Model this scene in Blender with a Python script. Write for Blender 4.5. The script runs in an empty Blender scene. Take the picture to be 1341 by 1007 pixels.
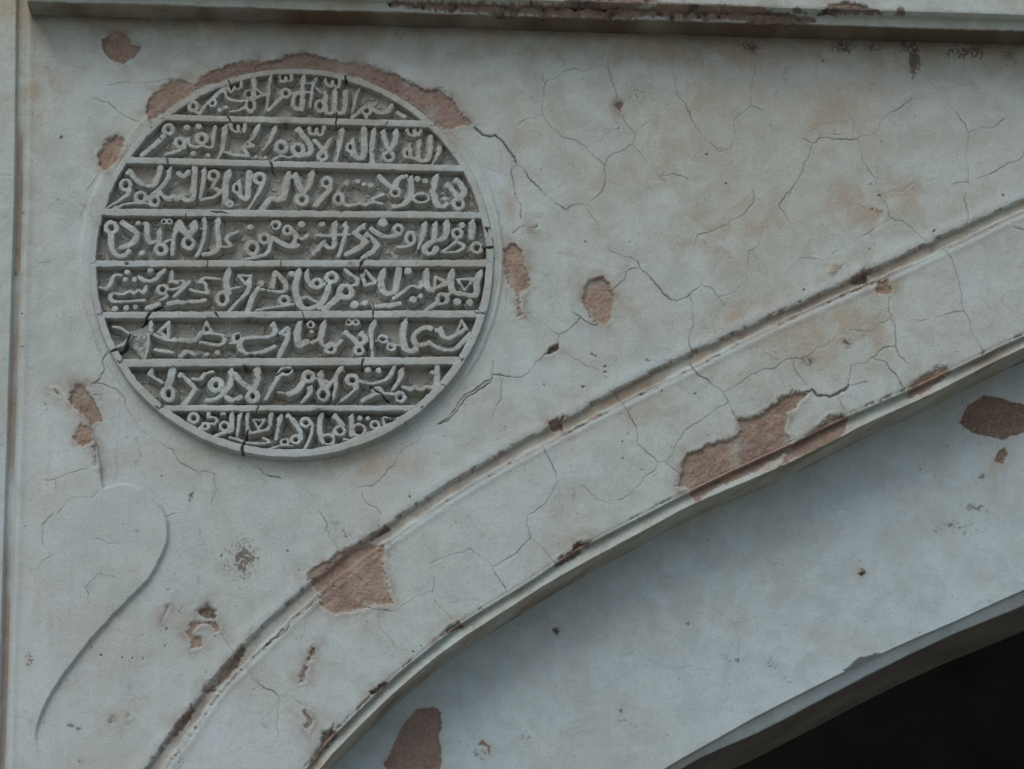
import bpy, math
import numpy as np
from mathutils import Vector, Matrix

# ------------------------------------------------------------------ camera, sky, sun, exposure
SC = bpy.context.scene
COL = SC.collection
S = 0.002                    # metres per wall unit (one wall unit is about one photo pixel)
ZC = 5.0                     # height of the aim point on the wall
IW, IH = 1341.0, 1007.0
CAM = Vector((0.0, -11.2, 1.6))
AIM = Vector((0.0, 0.0, ZC))
ROLL = math.radians(1.72)
fw = (AIM - CAM).normalized()
rt = fw.cross(Vector((0, 0, 1))).normalized()
up = rt.cross(fw).normalized()
rt2 = rt * math.cos(ROLL) + up * math.sin(ROLL)
up2 = -rt * math.sin(ROLL) + up * math.cos(ROLL)
LENS = 36.0 * (AIM - CAM).length / (IW * S)
cd = bpy.data.cameras.new('camera')
cd.lens = LENS
cd.sensor_width = 36.0
cd.clip_start = 0.1
cd.clip_end = 500.0
cam = bpy.data.objects.new('camera', cd)
COL.objects.link(cam)
M = Matrix((rt2, up2, -fw)).transposed().to_4x4()
M.translation = CAM
cam.matrix_world = M
SC.camera = cam

SUN_EL, SUN_AZ = math.radians(50), math.radians(-30)     # azimuth from the wall's outward normal, towards the left
w = bpy.data.worlds.new('World')
SC.world = w
w.use_nodes = True
nt = w.node_tree
nt.nodes.clear()
sky = nt.nodes.new('ShaderNodeTexSky')
sky.sky_type = 'NISHITA'
sky.sun_disc = False
sky.sun_elevation = SUN_EL
sky.sun_rotation = math.pi + SUN_AZ * -1.0
sky.air_density = 1.0
sky.dust_density = 2.2
sky.ozone_density = 1.2
bg = nt.nodes.new('ShaderNodeBackground')
bg.inputs['Strength'].default_value = 0.115
wo = nt.nodes.new('ShaderNodeOutputWorld')
nt.links.new(sky.outputs[0], bg.inputs['Color'])
nt.links.new(bg.outputs[0], wo.inputs['Surface'])
sl = bpy.data.lights.new('sun', 'SUN')
sl.energy = 0.85
sl.angle = math.radians(40)
sl.color = (1.0, 0.98, 0.95)
so = bpy.data.objects.new('sun', sl)
COL.objects.link(so)
sdir = Vector((math.sin(SUN_AZ) * math.cos(SUN_EL), -math.cos(SUN_AZ) * math.cos(SUN_EL), math.sin(SUN_EL)))
so.rotation_euler = sdir.to_track_quat('Z', 'Y').to_euler()
so.location = (-6, -12, 18)
SC.view_settings.view_transform = 'Standard'
SC.view_settings.look = 'None'
SC.view_settings.exposure = 0.08
SC.view_settings.gamma = 1.0

# ------------------------------------------------------------------ photo pixel -> wall units on a plane at depth y
_R = np.array([rt2, up2, -fw]).T
_C = np.array(CAM)


def wp(pts, depth=0.0):
    p = np.asarray(pts, float).reshape(-1, 2)
    d = np.stack([(p[:, 0] - IW / 2) / IW * 36 / LENS, -(p[:, 1] - IH / 2) / IW * 36 / LENS, -np.ones(len(p))], 1) @ _R.T
    t = (depth - _C[1]) / d[:, 1]
    q = _C + d * t[:, None]
    return np.stack([q[:, 0] / S, -(q[:, 2] - ZC) / S], 1)


# ------------------------------------------------------------------ noise
def _hash(ix, iy, seed):
    h = (ix.astype(np.int64) * 374761393 + iy.astype(np.int64) * 668265263 + seed * 1442695041) & 0xffffffff
    h = ((h ^ (h >> 13)) * 1274126177) & 0xffffffff
    return ((h ^ (h >> 16)) & 0xffff) / 65535.0


def vnoise(x, y, seed=0):
    ix, iy = np.floor(x), np.floor(y)
    fx, fy = x - ix, y - iy
    fx = fx * fx * (3 - 2 * fx)
    fy = fy * fy * (3 - 2 * fy)
    ix = ix.astype(np.int64)
    iy = iy.astype(np.int64)
    a, b = _hash(ix, iy, seed), _hash(ix + 1, iy, seed)
    c, d = _hash(ix, iy + 1, seed), _hash(ix + 1, iy + 1, seed)
    return (a + (b - a) * fx) * (1 - fy) + (c + (d - c) * fx) * fy


def fbm(x, y, scale, octaves=4, seed=0, gain=0.5):
    x, y = x / scale, y / scale
    s = np.zeros(np.shape(x))
    amp, tot = 1.0, 0.0
    for o in range(octaves):
        s += amp * vnoise(x, y, seed + o * 17)
        tot += amp
        amp *= gain
        x, y = x * 2.03 + 11.3, y * 2.03 - 7.1
    return s / tot * 2 - 1


def sstep(a, b, x):
    t = np.clip((x - a) / (b - a), 0, 1)
    return t * t * (3 - 2 * t)


# ------------------------------------------------------------------ sample sets (grid or loose cloud) in wall units
class Cloud:
    def __init__(s, U, V):
        s.U, s.V = U, V
        s.D = {}

    def win(s, u0, v0, u1, v1):
        m = (s.U >= u0) & (s.U <= u1) & (s.V >= v0) & (s.V <= v1)
        return m if m.any() else None


class Grid(Cloud):
    def __init__(s, us, vs, warp=0.0):
        s.us, s.vs = us, vs
        U, V = np.meshgrid(us, vs)
        s.U0, s.V0 = U, V
        if warp:
            U = U + warp * fbm(U, V, 9.0, 2, 5)
            V = V + warp * fbm(U, V, 9.0, 2, 9)
        super().__init__(U, V)

    def win(s, u0, v0, u1, v1):
        i0, i1 = np.searchsorted(s.vs, v0 - 2), np.searchsorted(s.vs, v1 + 2)
        j0, j1 = np.searchsorted(s.us, u0 - 2), np.searchsorted(s.us, u1 + 2)
        if i0 >= i1 or j0 >= j1:
            return None
        return (slice(i0, i1), slice(j0, j1))


def seg(U, V, a, b):
    d = b - a
    l2 = d @ d + 1e-12
    t = np.clip(((U - a[0]) * d[0] + (V - a[1]) * d[1]) / l2, 0, 1)
    return np.hypot(U - a[0] - t * d[0], V - a[1] - t * d[1]), t


def add_capsules(g, out, pts, r, reach=4.0):
    """out = max(out, r - distance) along a polyline with a radius per point"""
    for k in range(len(pts) - 1):
        a, b = pts[k], pts[k + 1]
        R = max(r[k], r[k + 1]) + reach
        ix = g.win(min(a[0], b[0]) - R, min(a[1], b[1]) - R, max(a[0], b[0]) + R, max(a[1], b[1]) + R)
        if ix is None:
            continue
        d, t = seg(g.U[ix], g.V[ix], a, b)
        out[ix] = np.maximum(out[ix], r[k] + (r[k + 1] - r[k]) * t - d)


def add_poly(g, out, poly, reach=12.0):
    """out = max(out, signed distance to the polygon's edge, inside positive)"""
    lo, hi = poly.min(0) - reach, poly.max(0) + reach
    ix = g.win(lo[0], lo[1], hi[0], hi[1])
    if ix is None:
        return None
    U, V = g.U[ix], g.V[ix]
    d = np.full(U.shape, 1e9)
    ins = np.zeros(U.shape, bool)
    n = len(poly)
    for k in range(n):
        a, b = poly[k], poly[(k + 1) % n]
        d = np.minimum(d, seg(U, V, a, b)[0])
        c = (a[1] > V) != (b[1] > V)
        with np.errstate(divide='ignore', invalid='ignore'):
            xx = (b[0] - a[0]) * (V - a[1]) / (b[1] - a[1] + 1e-12) + a[0]
        ins ^= c & (U < xx)
    sd = np.where(ins, d, -d)
    out[ix] = np.maximum(out[ix], sd)
    return ix


def catmull(p, step=3.0):
    p = np.asarray(p, float)
    if len(p) < 3:
        n = max(1, int(np.hypot(*(p[-1] - p[0])) / step))
        t = np.linspace(0, 1, n + 1)[:, None]
        return p[0] + (p[-1] - p[0]) * t, t[:, 0]
    q = np.vstack([2 * p[0] - p[1], p, 2 * p[-1] - p[-2]])
    out, L = [], len(p) - 1
    ts = []
    for k in range(L):
        a, b, c, d = q[k:k + 4]
        n = max(2, int(np.hypot(*(c - b)) / step))
        for t in np.arange(n) / n:
            out.append(0.5 * (2 * b + (c - a) * t + (2 * a - 5 * b + 4 * c - d) * t * t + (3 * b - a - 3 * c + d) * t ** 3))
            ts.append((k + t) / L)
    out.append(p[-1])
    ts.append(1.0)
    return np.array(out), np.array(ts)


def resample(p, n):
    L = np.r_[0, np.cumsum(np.hypot(*np.diff(p, axis=0).T))]
    t = np.linspace(0, L[-1], n)
    return np.stack([np.interp(t, L, p[:, 0]), np.interp(t, L, p[:, 1])], 1)


def P(s):
    return [tuple(float(v) for v in t.split(',')) for t in s.split()]


# ------------------------------------------------------------------ traced lines of the arch (photo pixels)
RIGHT = 1900.0


def curve(txt, depth, lower):
    p = sorted(P(txt), key=lambda q: -q[0])
    x, y = p[0]
    p = [(x + 520, y - 205), (x + 250, y - 108)] + p + lower
    c, _ = catmull(wp(p, depth), 4.0)
    return c


YB, YF, YI, YK = 0.003, 0.013, 0.165, 0.196
cA = curve('1341,261 1277,289 1224,314 1142,353 1102,372 1000,418 903,463 817,505 744,546 660,591 558,652 512,684 472,711 406,764 330,833 314,849 268,903 225,962 191,1007', 0.0, [(150, 1072), (112, 1155), (85, 1260)])
cA2 = curve('1341,278 1282,306 1236,328 1163,362 1122,379 1000,434 908,481 860,506 817,527 749,563 660,611 583,658 497,718 414,784 339,855 288,907 250,962 216,1007', 0.0, [(174, 1072), (134, 1155), (106, 1260)])
cB = curve('1341,439 1290,463 1239,487 1183,513 1109,545 1041,578 1000,597 903,643 848,671 777,708 728,737 701,755 671,774 603,816 539,866 509,892 442,957 400,1006', YB, [(347, 1070), (297, 1150), (258, 1250)])
cC = curve('1341,455 1229,511 1142,551 1081,582 1010,616 906,661 853,689 736,753 671,793 585,850 514,909 442,980 419,1007', YF, [(362, 1078), (312, 1155), (272, 1250)])
cE = curve('1341,772 1255,811 1153,856 1000,933 935,969 869,1007', YI, [(745, 1085), (640, 1165), (550, 1250)])
cF = curve('1341,788 1240,830 1148,874 1000,951 930,982 890,1003', YK, [(768, 1080), (660, 1165), (570, 1250)])

RIM_C = wp([(382.3, 345.0)])[0]
RIM_A = wp([(647.2, 352.5)])[0][0] - RIM_C[0] + 0.2
RIM_B = (wp([(390, 601)])[0][1] - wp([(375, 88.7)])[0][1]) / 2
RIM_C = np.array([(wp([(117.2, 338)])[0][0] + wp([(647.2, 352)])[0][0]) / 2, (wp([(390, 601)])[0][1] + wp([(375, 88.7)])[0][1]) / 2])
RIM_A = (wp([(647.2, 352)])[0][0] - wp([(117.2, 338)])[0][0]) / 2


def ell(U, V):
    """distance outwards from the rim's outer edge"""
    x, y = (U - RIM_C[0]) / RIM_A, (V - RIM_C[1]) / RIM_B
    r = np.hypot(x, y) + 1e-9
    gx, gy = x / RIM_A / r, y / RIM_B / r
    return (r - 1) / np.hypot(gx, gy)


# zoom frames used while tracing: origin and enlargement
Z = {'A': (660, 0, 3.944), 'B': (1000, 0, 3.933), 'C': (660, 250, 3.944), 'D': (1000, 250, 3.933), 'E': (330, 500, 3.944),
     'F': (660, 500, 3.944), 'G': (1000, 500, 3.933), 'H': (0, 0, 3.944), 'I': (0, 250, 3.944), 'J': (0, 500, 3.944),
     'K': (0, 750, 3.918), 'L': (330, 750, 3.918), 'M': (660, 750, 3.918), 'N': (1000, 750, 3.918), 'O': (330, 330, 3.944),
     'Q': (560, 130, 5.035), 'T': (330, 0, 3.944), 'X': (0, 0, 1.0), 'Y': (670, 0, 2.0),
     '1a': (230, 90, 7.888), '1b': (390, 90, 7.888), '2a': (170, 150, 5.83), '2b': (390, 150, 5.83), '3a': (130, 205, 5.158),
     '3b': (380, 205, 5.158), '4a': (120, 275, 4.967), '4b': (380, 275, 4.967), '5a': (120, 340, 4.967), '5b': (380, 340, 4.967),
     '6a': (130, 405, 5.158), '6b': (380, 405, 5.158), '7a': (160, 470, 5.83), '7b': (380, 470, 5.83), '8a': (220, 530, 7.888),
     '8b': (380, 530, 7.888)}


def zp(key, pts):
    x, y, s = Z[key]
    return [(x + a / s, y + b / s) for a, b in pts]


CRACKS = '''
A 1.2 540,260 535,330 550,390 585,510
A 1.2 600,590 625,630 680,690 670,745 565,795 522,855 525,920 495,1005
A 1.0 200,390 215,440 195,560 200,600 245,660 300,710 350,720 430,765 470,815 522,855
A 0.9 215,430 270,405 330,360 420,370 540,345
A 0.6 680,690 745,630
A 0.9 670,750 740,835 770,890 800,915 880,900 950,925
A 0.8 800,915 840,945
A 1.0 880,290 865,330 885,400 890,470 960,580 1040,725
A 0.7 1040,725 1110,785 1170,770 1200,720 1190,640
A 1.0 1185,625 1280,550 1340,575
A 0.9 1280,550 1270,500 1295,340
Q 2.6 310,185 330,205 400,245 445,238 490,275 545,350 590,430
Q 1.6 590,430 650,485 720,570 800,650 880,705 910,735
Q 2.0 590,430 555,460 565,550 580,640 620,720 615,790
Q 1.0 910,735 940,705 1005,690
Q 0.8 600,175 700,125 755,105
Q 1.6 560,885 600,850 640,835
B 0.9 830,400 930,510 1010,605
B 1.2 1010,605 1055,680 1045,770 1055,850
B 0.7 1055,850 1060,950
B 1.2 1055,680 1110,660 1190,655 1240,610
B 1.0 770,510 700,560 630,600 580,680 545,700 480,715
B 1.5 480,715 380,715 290,708 255,740
B 1.1 255,740 210,850 160,950 130,1005
B 1.0 480,715 510,830 570,910 600,1000
B 0.8 255,740 200,710
B 0.8 465,690 460,600
B 1.3 1341,785 1310,830 1260,840 1190,885 1100,920
B 1.0 970,950 1060,940
B 0.7 610,1000 660,980 720,985 770,945
B 0.8 850,935 900,918
B 0.7 285,700 330,685 400,690
C 1.1 515,0 425,80 385,70 320,100
C 0.7 320,100 260,60 215,5
C 1.0 425,80 490,185
C 0.8 540,290 620,340 690,365
C 1.9 690,365 760,455 820,530 870,565
C 1.2 870,565 960,535 1020,490 1105,545
C 0.9 1105,545 1190,525 1230,480
C 1.3 710,395 650,405 615,465 560,515
C 0.8 1105,545 1150,600
C 0.8 1020,490 1025,455
C 0.8 1290,0 1290,60 1240,120 1130,180 1000,225 985,290
C 0.8 1341,190 1320,280 1260,310 1260,380
C 1.2 130,630 210,690 285,745 280,785
C 1.1 285,745 400,650
C 1.3 345,625 470,695 490,685 525,700
C 1.5 215,840 170,880 140,920 90,965 0,955
C 1.3 285,820 350,860 420,900 490,930 540,970
C 0.8 5,625 15,520
C 0.8 50,600 55,560
C 1.2 960,540 980,690 955,770
C 2.2 955,770 965,900 1000,945 1050,970 1080,1005
C 1.0 1200,1000 1260,960 1340,920
O 1.5 1240,630 1240,560
O 1.7 1340,645 1240,630 1240,660 1180,690 1080,760 1010,860 960,890
O 0.8 1280,650 1290,760 1240,860
D 1.5 600,20 650,135 720,160 800,230 860,275 880,305 930,295 1040,240 1110,215
D 1.4 870,300 850,335 790,355 640,435
D 1.1 650,145 575,190 460,265 350,330
D 0.9 310,360 180,352
D 0.9 140,0 80,75 130,160
D 0.9 940,310 980,375 1010,490 1020,570 1060,660 1140,830
D 1.4 645,530 645,620 680,700 680,790 700,850 745,890
D 1.3 680,800 610,815 560,855 500,890 450,900 445,960 430,1000
D 1.4 560,855 630,880 680,940 710,1003
D 1.2 0,915 60,910 145,860 195,865 250,835 280,800 320,800 375,750
D 1.3 380,735 430,740 465,712 520,725 570,715 600,680 655,660
D 1.0 890,655 960,630 1040,620
D 0.7 760,660 850,660
D 1.1 1045,0 1045,90 1055,130 1045,235
D 2.0 1290,185 1341,200
D 0.7 155,880 175,940 220,1000
D 0.7 0,830 90,870
E 2.0 1240,0 1180,35 1090,100 1060,150 1000,205 960,215
E 1.3 890,250 780,350 740,420 700,455 660,510
E 0.8 660,510 620,540 540,545
E 0.7 570,570 600,635 670,690
E 1.0 345,665 390,730 400,800 440,860
E 1.6 0,440 70,480 150,500
E 1.2 1340,895 1245,955 1260,1005
E 0.9 1245,955 1150,880 1130,860
E 0.7 920,940 1050,885 1130,860
F 1.3 570,20 600,90 640,150 690,240
F 0.7 690,240 690,320
F 1.1 690,320 740,365 800,415 840,415 910,470
F 1.0 840,410 890,320 1000,210 1160,100 1130,50 1055,0
F 0.9 1140,50 1240,0
F 1.1 795,415 760,470 680,550 590,610 530,620 460,585
F 0.6 460,585 400,530
F 0.6 530,620 600,750
F 1.5 205,340 240,410 285,520 220,620 125,685 120,740 140,805 0,920
F 0.8 140,810 210,860 265,940 295,1000
F 0.8 1160,100 1190,170 1230,200
G 3.8 215,50 250,38 280,70 340,75 400,45 440,15
G 1.6 440,15 500,5 540,0
G 1.7 375,60 410,130 430,165
G 1.6 705,0 730,45
H 1.1 475,510 560,530 670,610 740,660
H 1.4 440,1005 480,940 525,870
H 1.0 770,620 800,670
H 0.5 0,905 60,910
I 0.9 445,0 450,60 410,140
I 2.2 575,830 530,880
I 1.6 530,880 540,930 520,970 470,1000
I 0.7 200,375 255,370
J 1.4 480,5 540,15 600,40 650,90 650,120
J 0.9 650,120 720,250 770,280
J 0.8 820,310 900,360 920,410
J 1.2 920,410 1025,470
J 0.9 1025,470 1060,460 1110,475 1120,560 1090,640
J 0.9 230,510 290,510 380,475 460,455
J 0.9 290,510 300,600
J 0.8 510,575 480,605 360,615 300,690
J 0.8 485,820 560,845 640,850
J 0.9 270,900 200,970
J 0.6 275,690 220,740 230,850
J 1.4 480,70 525,70 510,100
J 0.6 860,700 960,680
J 0.6 940,880 1060,840 1030,760
J 1.4 545,550 620,540 690,545 745,578 800,620 835,665
K 0.9 600,35 510,12 440,85 460,125
K 0.8 1130,310 1200,410
K 1.2 1200,410 1300,540 1330,565
L 1.3 580,170 680,190 750,190
L 0.9 750,190 930,95 935,20
L 0.8 650,210 660,290 740,400 810,460
L 0.7 930,130 1030,240
L 1.4 0,540 60,590 140,635
L 0.7 140,635 130,760 95,900
L 0.6 140,635 210,640 330,700
L 0.7 500,530 560,600 600,610
L 1.4 1250,0 1305,100
L 1.7 0,440 130,330 200,240 330,140
H 0.7 560,440 720,430 900,400
'''
CRACKS_IN = '''
M 0.7 590,440 680,395 740,450 830,490 1050,500
M 0.8 1050,170 1180,260 1210,350 1200,420
M 0.7 1180,260 1300,225
M 0.6 1090,400 1145,450 1160,500
M 0.6 490,170 530,240
M 0.6 510,600 600,540 680,480
M 0.6 280,840 340,800 430,775
G 0.8 350,665 440,660
G 0.6 690,600 720,520
K 0.6 1250,540 1250,560
'''
CRACKS_MED = '''
1a 1.6 530,90 575,170
1a 1.6 540,500 575,552
1b 1.6 400,455 395,552
2b 1.8 295,40 285,95
1b 3.0 490,75 500,140
2a 1.6 755,20 775,60
2a 1.6 845,110 860,140
2a 1.6 1070,355 1095,408
2a 1.3 295,340 297,385
2a 1.2 150,65 170,105
2a 1.4 225,175 250,195
3a 1.5 1155,35 1190,110
3a 1.2 463,10 463,55
3b 1.4 180,80 175,105
4b 2.6 1250,240 1290,248 1335,245
4b 2.0 490,320 460,345 455,365
5b 1.6 480,0 450,55
5b 1.5 540,260 540,372
5a 1.4 755,0 755,50
5a 1.4 1230,0 1230,50
5a 1.8 790,320 825,372
5a 2.2 470,290 400,325 375,365
6a 3.0 350,20 320,75 290,105
6a 2.6 215,165 170,255 80,290
6a 1.2 315,155 355,155
6b 1.4 85,20 95,65
6b 1.6 560,10 560,65
6b 1.8 500,330 485,385
7b 1.8 555,0 550,60
7b 1.8 610,195 680,250 760,300
7a 2.4 1050,355 1030,395
7a 2.0 1180,125 1230,85 1300,75
8a 2.8 835,255 800,360 790,540
8b 2.0 1190,180 1230,290
7b 1.0 1150,195 1215,220
5b 1.0 1200,340 1290,355
7a 1.0 330,350 285,390
4a 1.2 615,25 620,45
3a 1.6 760,375 830,375 860,385
6a 1.5 775,0 815,60
2b 1.0 690,60 670,90
'''

# patches where the plaster has fallen: key, depth mm, tone (0 terracotta, 1 dark), ragged px, label, points
PATCHES = [
 ('H', 4, .15, 2, 'round terracotta patch near the top left corner', '520,200 600,165 650,175 680,230 725,245 690,300 640,325 575,315 545,270'),
 ('H', 3, .25, 2, 'brown scuffed patch over the upper left of the medallion rim', '745,590 790,480 880,410 930,404 1010,425 1010,480 960,508 880,560 810,618 775,625'),
 ('H', 3, .45, 2, 'brown strip of bare render along the upper rim', '1040,390 1080,372 1200,328 1345,293 1345,378 1200,402 1080,444 1000,482 1000,440'),
 ('H', 5, .1, 2, 'terracotta patch touching the upper left of the medallion', '505,800 540,720 600,690 655,710 650,760 610,850 545,880 515,860'),
 ('T', 5, .3, 2.5, 'long terracotta strip along the top right of the medallion', '0,320 130,305 180,287 270,270 400,300 560,310 660,350 760,390 900,460 980,455 1040,510 1100,590 1140,645 1060,665 1000,690 950,655 860,582 760,520 660,462 560,416 400,384 200,368 0,378'),
 ('C', 3, .05, 2.5, 'tall orange patch right of the medallion', '0,310 50,255 100,310 120,420 142,490 120,520 92,540 95,640 70,650 60,540 20,490 0,440'),
 ('C', 5, .0, 1.5, 'oval orange patch in the middle of the wall', '440,460 510,445 545,480 570,540 560,640 530,695 470,680 420,620 395,560 410,500'),
 ('C', 7, .75, 1, 'small dark chip where cracks meet', '210,850 230,810 285,782 288,818 240,845'),
 ('A', 5, .5, 1, 'diamond shaped chip on an upper crack', '553,548 585,510 627,530 605,587'),
 ('X', 5, .18, 2.5, 'large terracotta patch on the lower edge of the arch band', '886,637 891,612 898,594 926,580 959,573 969,561 964,548 982,546 1000,539 1020,520 1038,512 1060,514 1053,523 1032,541 1030,563 1040,577 1030,592 1010,606 990,617 960,630 930,645 910,660 903,643'),
 ('X', 5, .35, 2.5, 'reddish patch of bare render on the right of the arch edge', '1075,554 1085,545 1104,540 1112,546 1109,556 1100,575 1075,590 1040,600 1020,612 1030,590'),
 ('X', 4, .15, 2.5, 'orange chipped strip at the far right of the arch edge', '1192,502 1200,495 1225,480 1240,478 1246,487 1212,512 1190,520'),
 ('X', 4, .05, 2.5, 'terracotta patch across the groove', '400,752 425,735 455,715 480,708 505,712 503,735 512,770 515,790 500,793 470,800 440,805 415,795 420,775 405,765'),
 ('J', 5, .12, 2, 'terracotta patch on the left below the medallion', '360,60 390,10 430,5 480,80 530,170 530,210 470,220 400,150 360,110'),
 ('J', 2, .0, 3, 'pale orange scuff below a larger terracotta patch', '380,290 420,215 470,250 490,310 430,335 395,320'),
 ('J', 4, .5, 2, 'narrow dull patch above the curved ridge', '480,340 500,330 520,440 515,460 480,445'),
 ('J', 3, .6, 1, 'small grey chip beside the panel edge', '272,40 290,38 318,78 300,75'),
 ('K', 6, .75, 1.5, 'dark crumbling hole low on the wall', '1000,195 1070,155 1115,190 1110,240 1060,245 1020,225'),
 ('K', 3, .2, 1.5, 'hook shaped terracotta patch under a dark hole', '1005,240 1060,245 1110,250 1140,300 1110,310 1080,270 1030,270 995,300 1000,320 1040,330 1040,380 980,395 970,350 945,310 970,290 965,255'),
 ('K', 3, .55, 1, 'thin chip left of the dark hole', '835,250 845,165 870,160 875,175 850,230'),
 ('K', 4, .8, 1, 'small dark pit at the bottom of the wall', '545,762 580,742 590,780 562,785'),
 ('K', 3, .4, 1, 'tiny rust coloured chip at the bottom of the wall', '648,752 655,710 672,735 660,755'),
 ('L', 3, .45, 2.5, 'streaky rust coloured chip on the arch band', '300,375 330,375 325,420 300,460 270,560 240,570 240,520 280,440'),
 ('L', 3, .3, 2, 'curved chip low on the arch band', '235,710 270,700 300,725 320,770 290,810 260,790 290,765 265,730'),
 ('L', 9, .6, 2.4, 'broken notch on the arch edge', '938,345 990,290 1060,248 1075,275 1000,318'),
 ('L', 9, .6, 2.4, 'broken notch on the lower arch edge', '600,612 680,563 702,570 640,630'),
 ('L', 8, .5, 3, 'crumbled notch near the bottom of the arch edge', '295,975 340,880 360,820 420,780 432,830 380,900'),
 ('F', 9, .5, 2.6, 'long broken notch in the middle of the arch edge', '262,955 290,900 350,860 370,830 450,810 470,832 400,870 390,890 330,935'),
 ('F', 6, .35, 2.6, 'broken spot in the groove', '235,205 310,180 305,245 250,245'),
 ('E', 5, .4, 2.6, 'dark scraped spot in the groove above a terracotta patch', '560,830 640,780 700,740 715,760 620,825'),
 ('D', 7, .45, 3, 'broken lump of plaster on the groove at the right', '440,465 500,405 560,405 540,460 480,480'),
 ('D', 3, .1, 2.5, 'orange spot below the groove at the right', '580,470 640,440 662,500 640,532 580,530'),
 ('K', 5, .25, 3.2, 'crumbling stretch of the groove at the lower left', '1040,612 1150,490 1232,370 1262,385 1195,520 1112,600'),
 ('K', 4, .3, 3.2, 'short crumbling stretch of the groove near the bottom', '870,830 930,740 985,685 1000,700 940,790 890,835'),
 ('Q', 4, .6, 1, 'small dark chip right of the medallion', '672,850 735,815 732,850 690,860'),
]
PATCH_IN = [
 ('L', 5, .42, 1.5, 'tall dark red patch at the bottom of the inner arch', '675,985 710,910 770,780 840,700 940,685 970,720 970,800 960,850 975,940 970,1040 720,1060'),
 ('G', 5, .62, 1.5, 'large brown patch at the right of the inner arch', '1010,210 1050,120 1140,65 1230,85 1341,120 1420,180 1341,260 1230,300 1100,270 1040,240'),
 ('G', 4, .55, 1.2, 'small brown chip under the large brown patch', '1185,410 1210,350 1245,330 1257,370 1230,430'),
 ('L', 2, .5, 1, 'small curved scar on the inner arch', '1155,890 1180,855 1225,885 1225,935 1212,935 1205,895 1180,880'),
 ('M', 3, .7, 1, 'tiny grey pit on the inner arch', '245,290 270,282 288,300 270,322'),
 ('N', 3, .8, 1, 'tiny dark pit in the middle of the inner arch', '485,5 505,-5 525,0 505,15'),
]
PATCH_COR = [
 ('Y', 3, .4, 4, 'long brown worn stretch of the string course', '-330,0 0,8 200,12 400,20 660,24 720,44 660,60 400,48 200,50 0,42 -200,26 -330,16'),
 ('Y', 26, .45, 3, 'broken brown stretch of the string course', '130,3 180,-14 380,-14 392,10 330,18 250,30 140,28'),
 ('Y', 6, .65, 2, 'dark crumbled stretch of the string course', '620,55 640,35 720,36 800,44 800,60 720,72 640,70'),
 ('Y', 8, .7, 2, 'dark hole above the string course', '800,38 830,10 880,3 930,14 985,42 900,40'),
 ('Y', 6, .75, 1.5, 'small dark hole above the string course', '995,42 1010,20 1028,18 1030,42'),
 ('Y', 5, .75, 1.5, 'dark worn edge of the string course', '720,32 745,20 780,36'),
 ('Y', 4, .3, 3, 'brown worn underside of the string course', '340,24 390,8 560,12 660,20 640,40 470,42 400,34'),
]
# soft stains (photo px): x, y, rx, ry, strength
STAINS = [(225, 125, 34, 22, .9), (285, 97, 50, 14, .9), (345, 85, 40, 10, .8), (180, 165, 20, 26, .6), (150, 210, 16, 30, .5), (900, 150, 110, 70, .5), (1110, 150, 70, 60, .8), (1160, 120, 120, 40, .4), (960, 300, 120, 60, .6), (1130, 265, 120, 45, .75),
          (1060, 420, 150, 50, .8), (1150, 370, 80, 40, .7), (860, 210, 90, 90, .5), (780, 340, 60, 60, .3), (480, 600, 80, 26, .9), (420, 612, 60, 18, .6),
          (270, 590, 60, 40, .45), (45, 250, 14, 230, .5), (50, 120, 40, 80, .6), (200, 120, 60, 40, .3), (850, 400, 60, 40, .5),
          (840, 530, 70, 30, .45), (1020, 470, 110, 45, .7), (120, 640, 60, 60, .25), (680, 200, 20, 40, .7), (672, 260, 12, 40, .7),
          (1200, 430, 80, 40, .3), (300, 110, 90, 40, .3), (990, 80, 350, 18, .7), (1280, 120, 40, 40, .4), (450, 800, 60, 25, .4), (620, 150, 20, 30, .4),
          (590, 190, 16, 14, .9), (1220, 170, 60, 60, .3), (700, 130, 90, 60, .25), (930, 480, 60, 25, .4), (1250, 300, 60, 30, .5), (180, 690, 50, 60, .2)]
# dark speckled growth (photo px)
SPECKS = [(1197, 78, 9, 24, 1.3), (1190, 60, 14, 14, .9), (1105, 62, 16, 10, .9), (1140, 62, 12, 8, .7), (1265, 68, 36, 12, .9), (985, 62, 16, 10, .9), (1320, 76, 10, 10, .8),
          (318, 732, 20, 26, .9), (310, 740, 24, 16, .5), (835, 118, 16, 14, .45), (525, 48, 12, 8, .5), (455, 700, 12, 10, .5), (1140, 108, 6, 14, .4),
          (38, 866, 5, 14, .7), (88, 896, 10, 12, .45), (1110, 447, 8, 8, .8), (1060, 472, 10, 8, .9), (1150, 275, 14, 8, .6), (60, 532, 6, 8, .6), (250, 650, 5, 12, .7), (237, 800, 5, 8, .5),
          (180, 700, 4, 8, .5), (240, 703, 4, 6, .4), (800, 720, 10, 4, .3), (930, 430, 30, 6, .4), (660, 560, 14, 8, .4), (92, 950, 4, 5, .9), (102, 955, 4, 5, .9), (106, 996, 4, 5, .6)]
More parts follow.
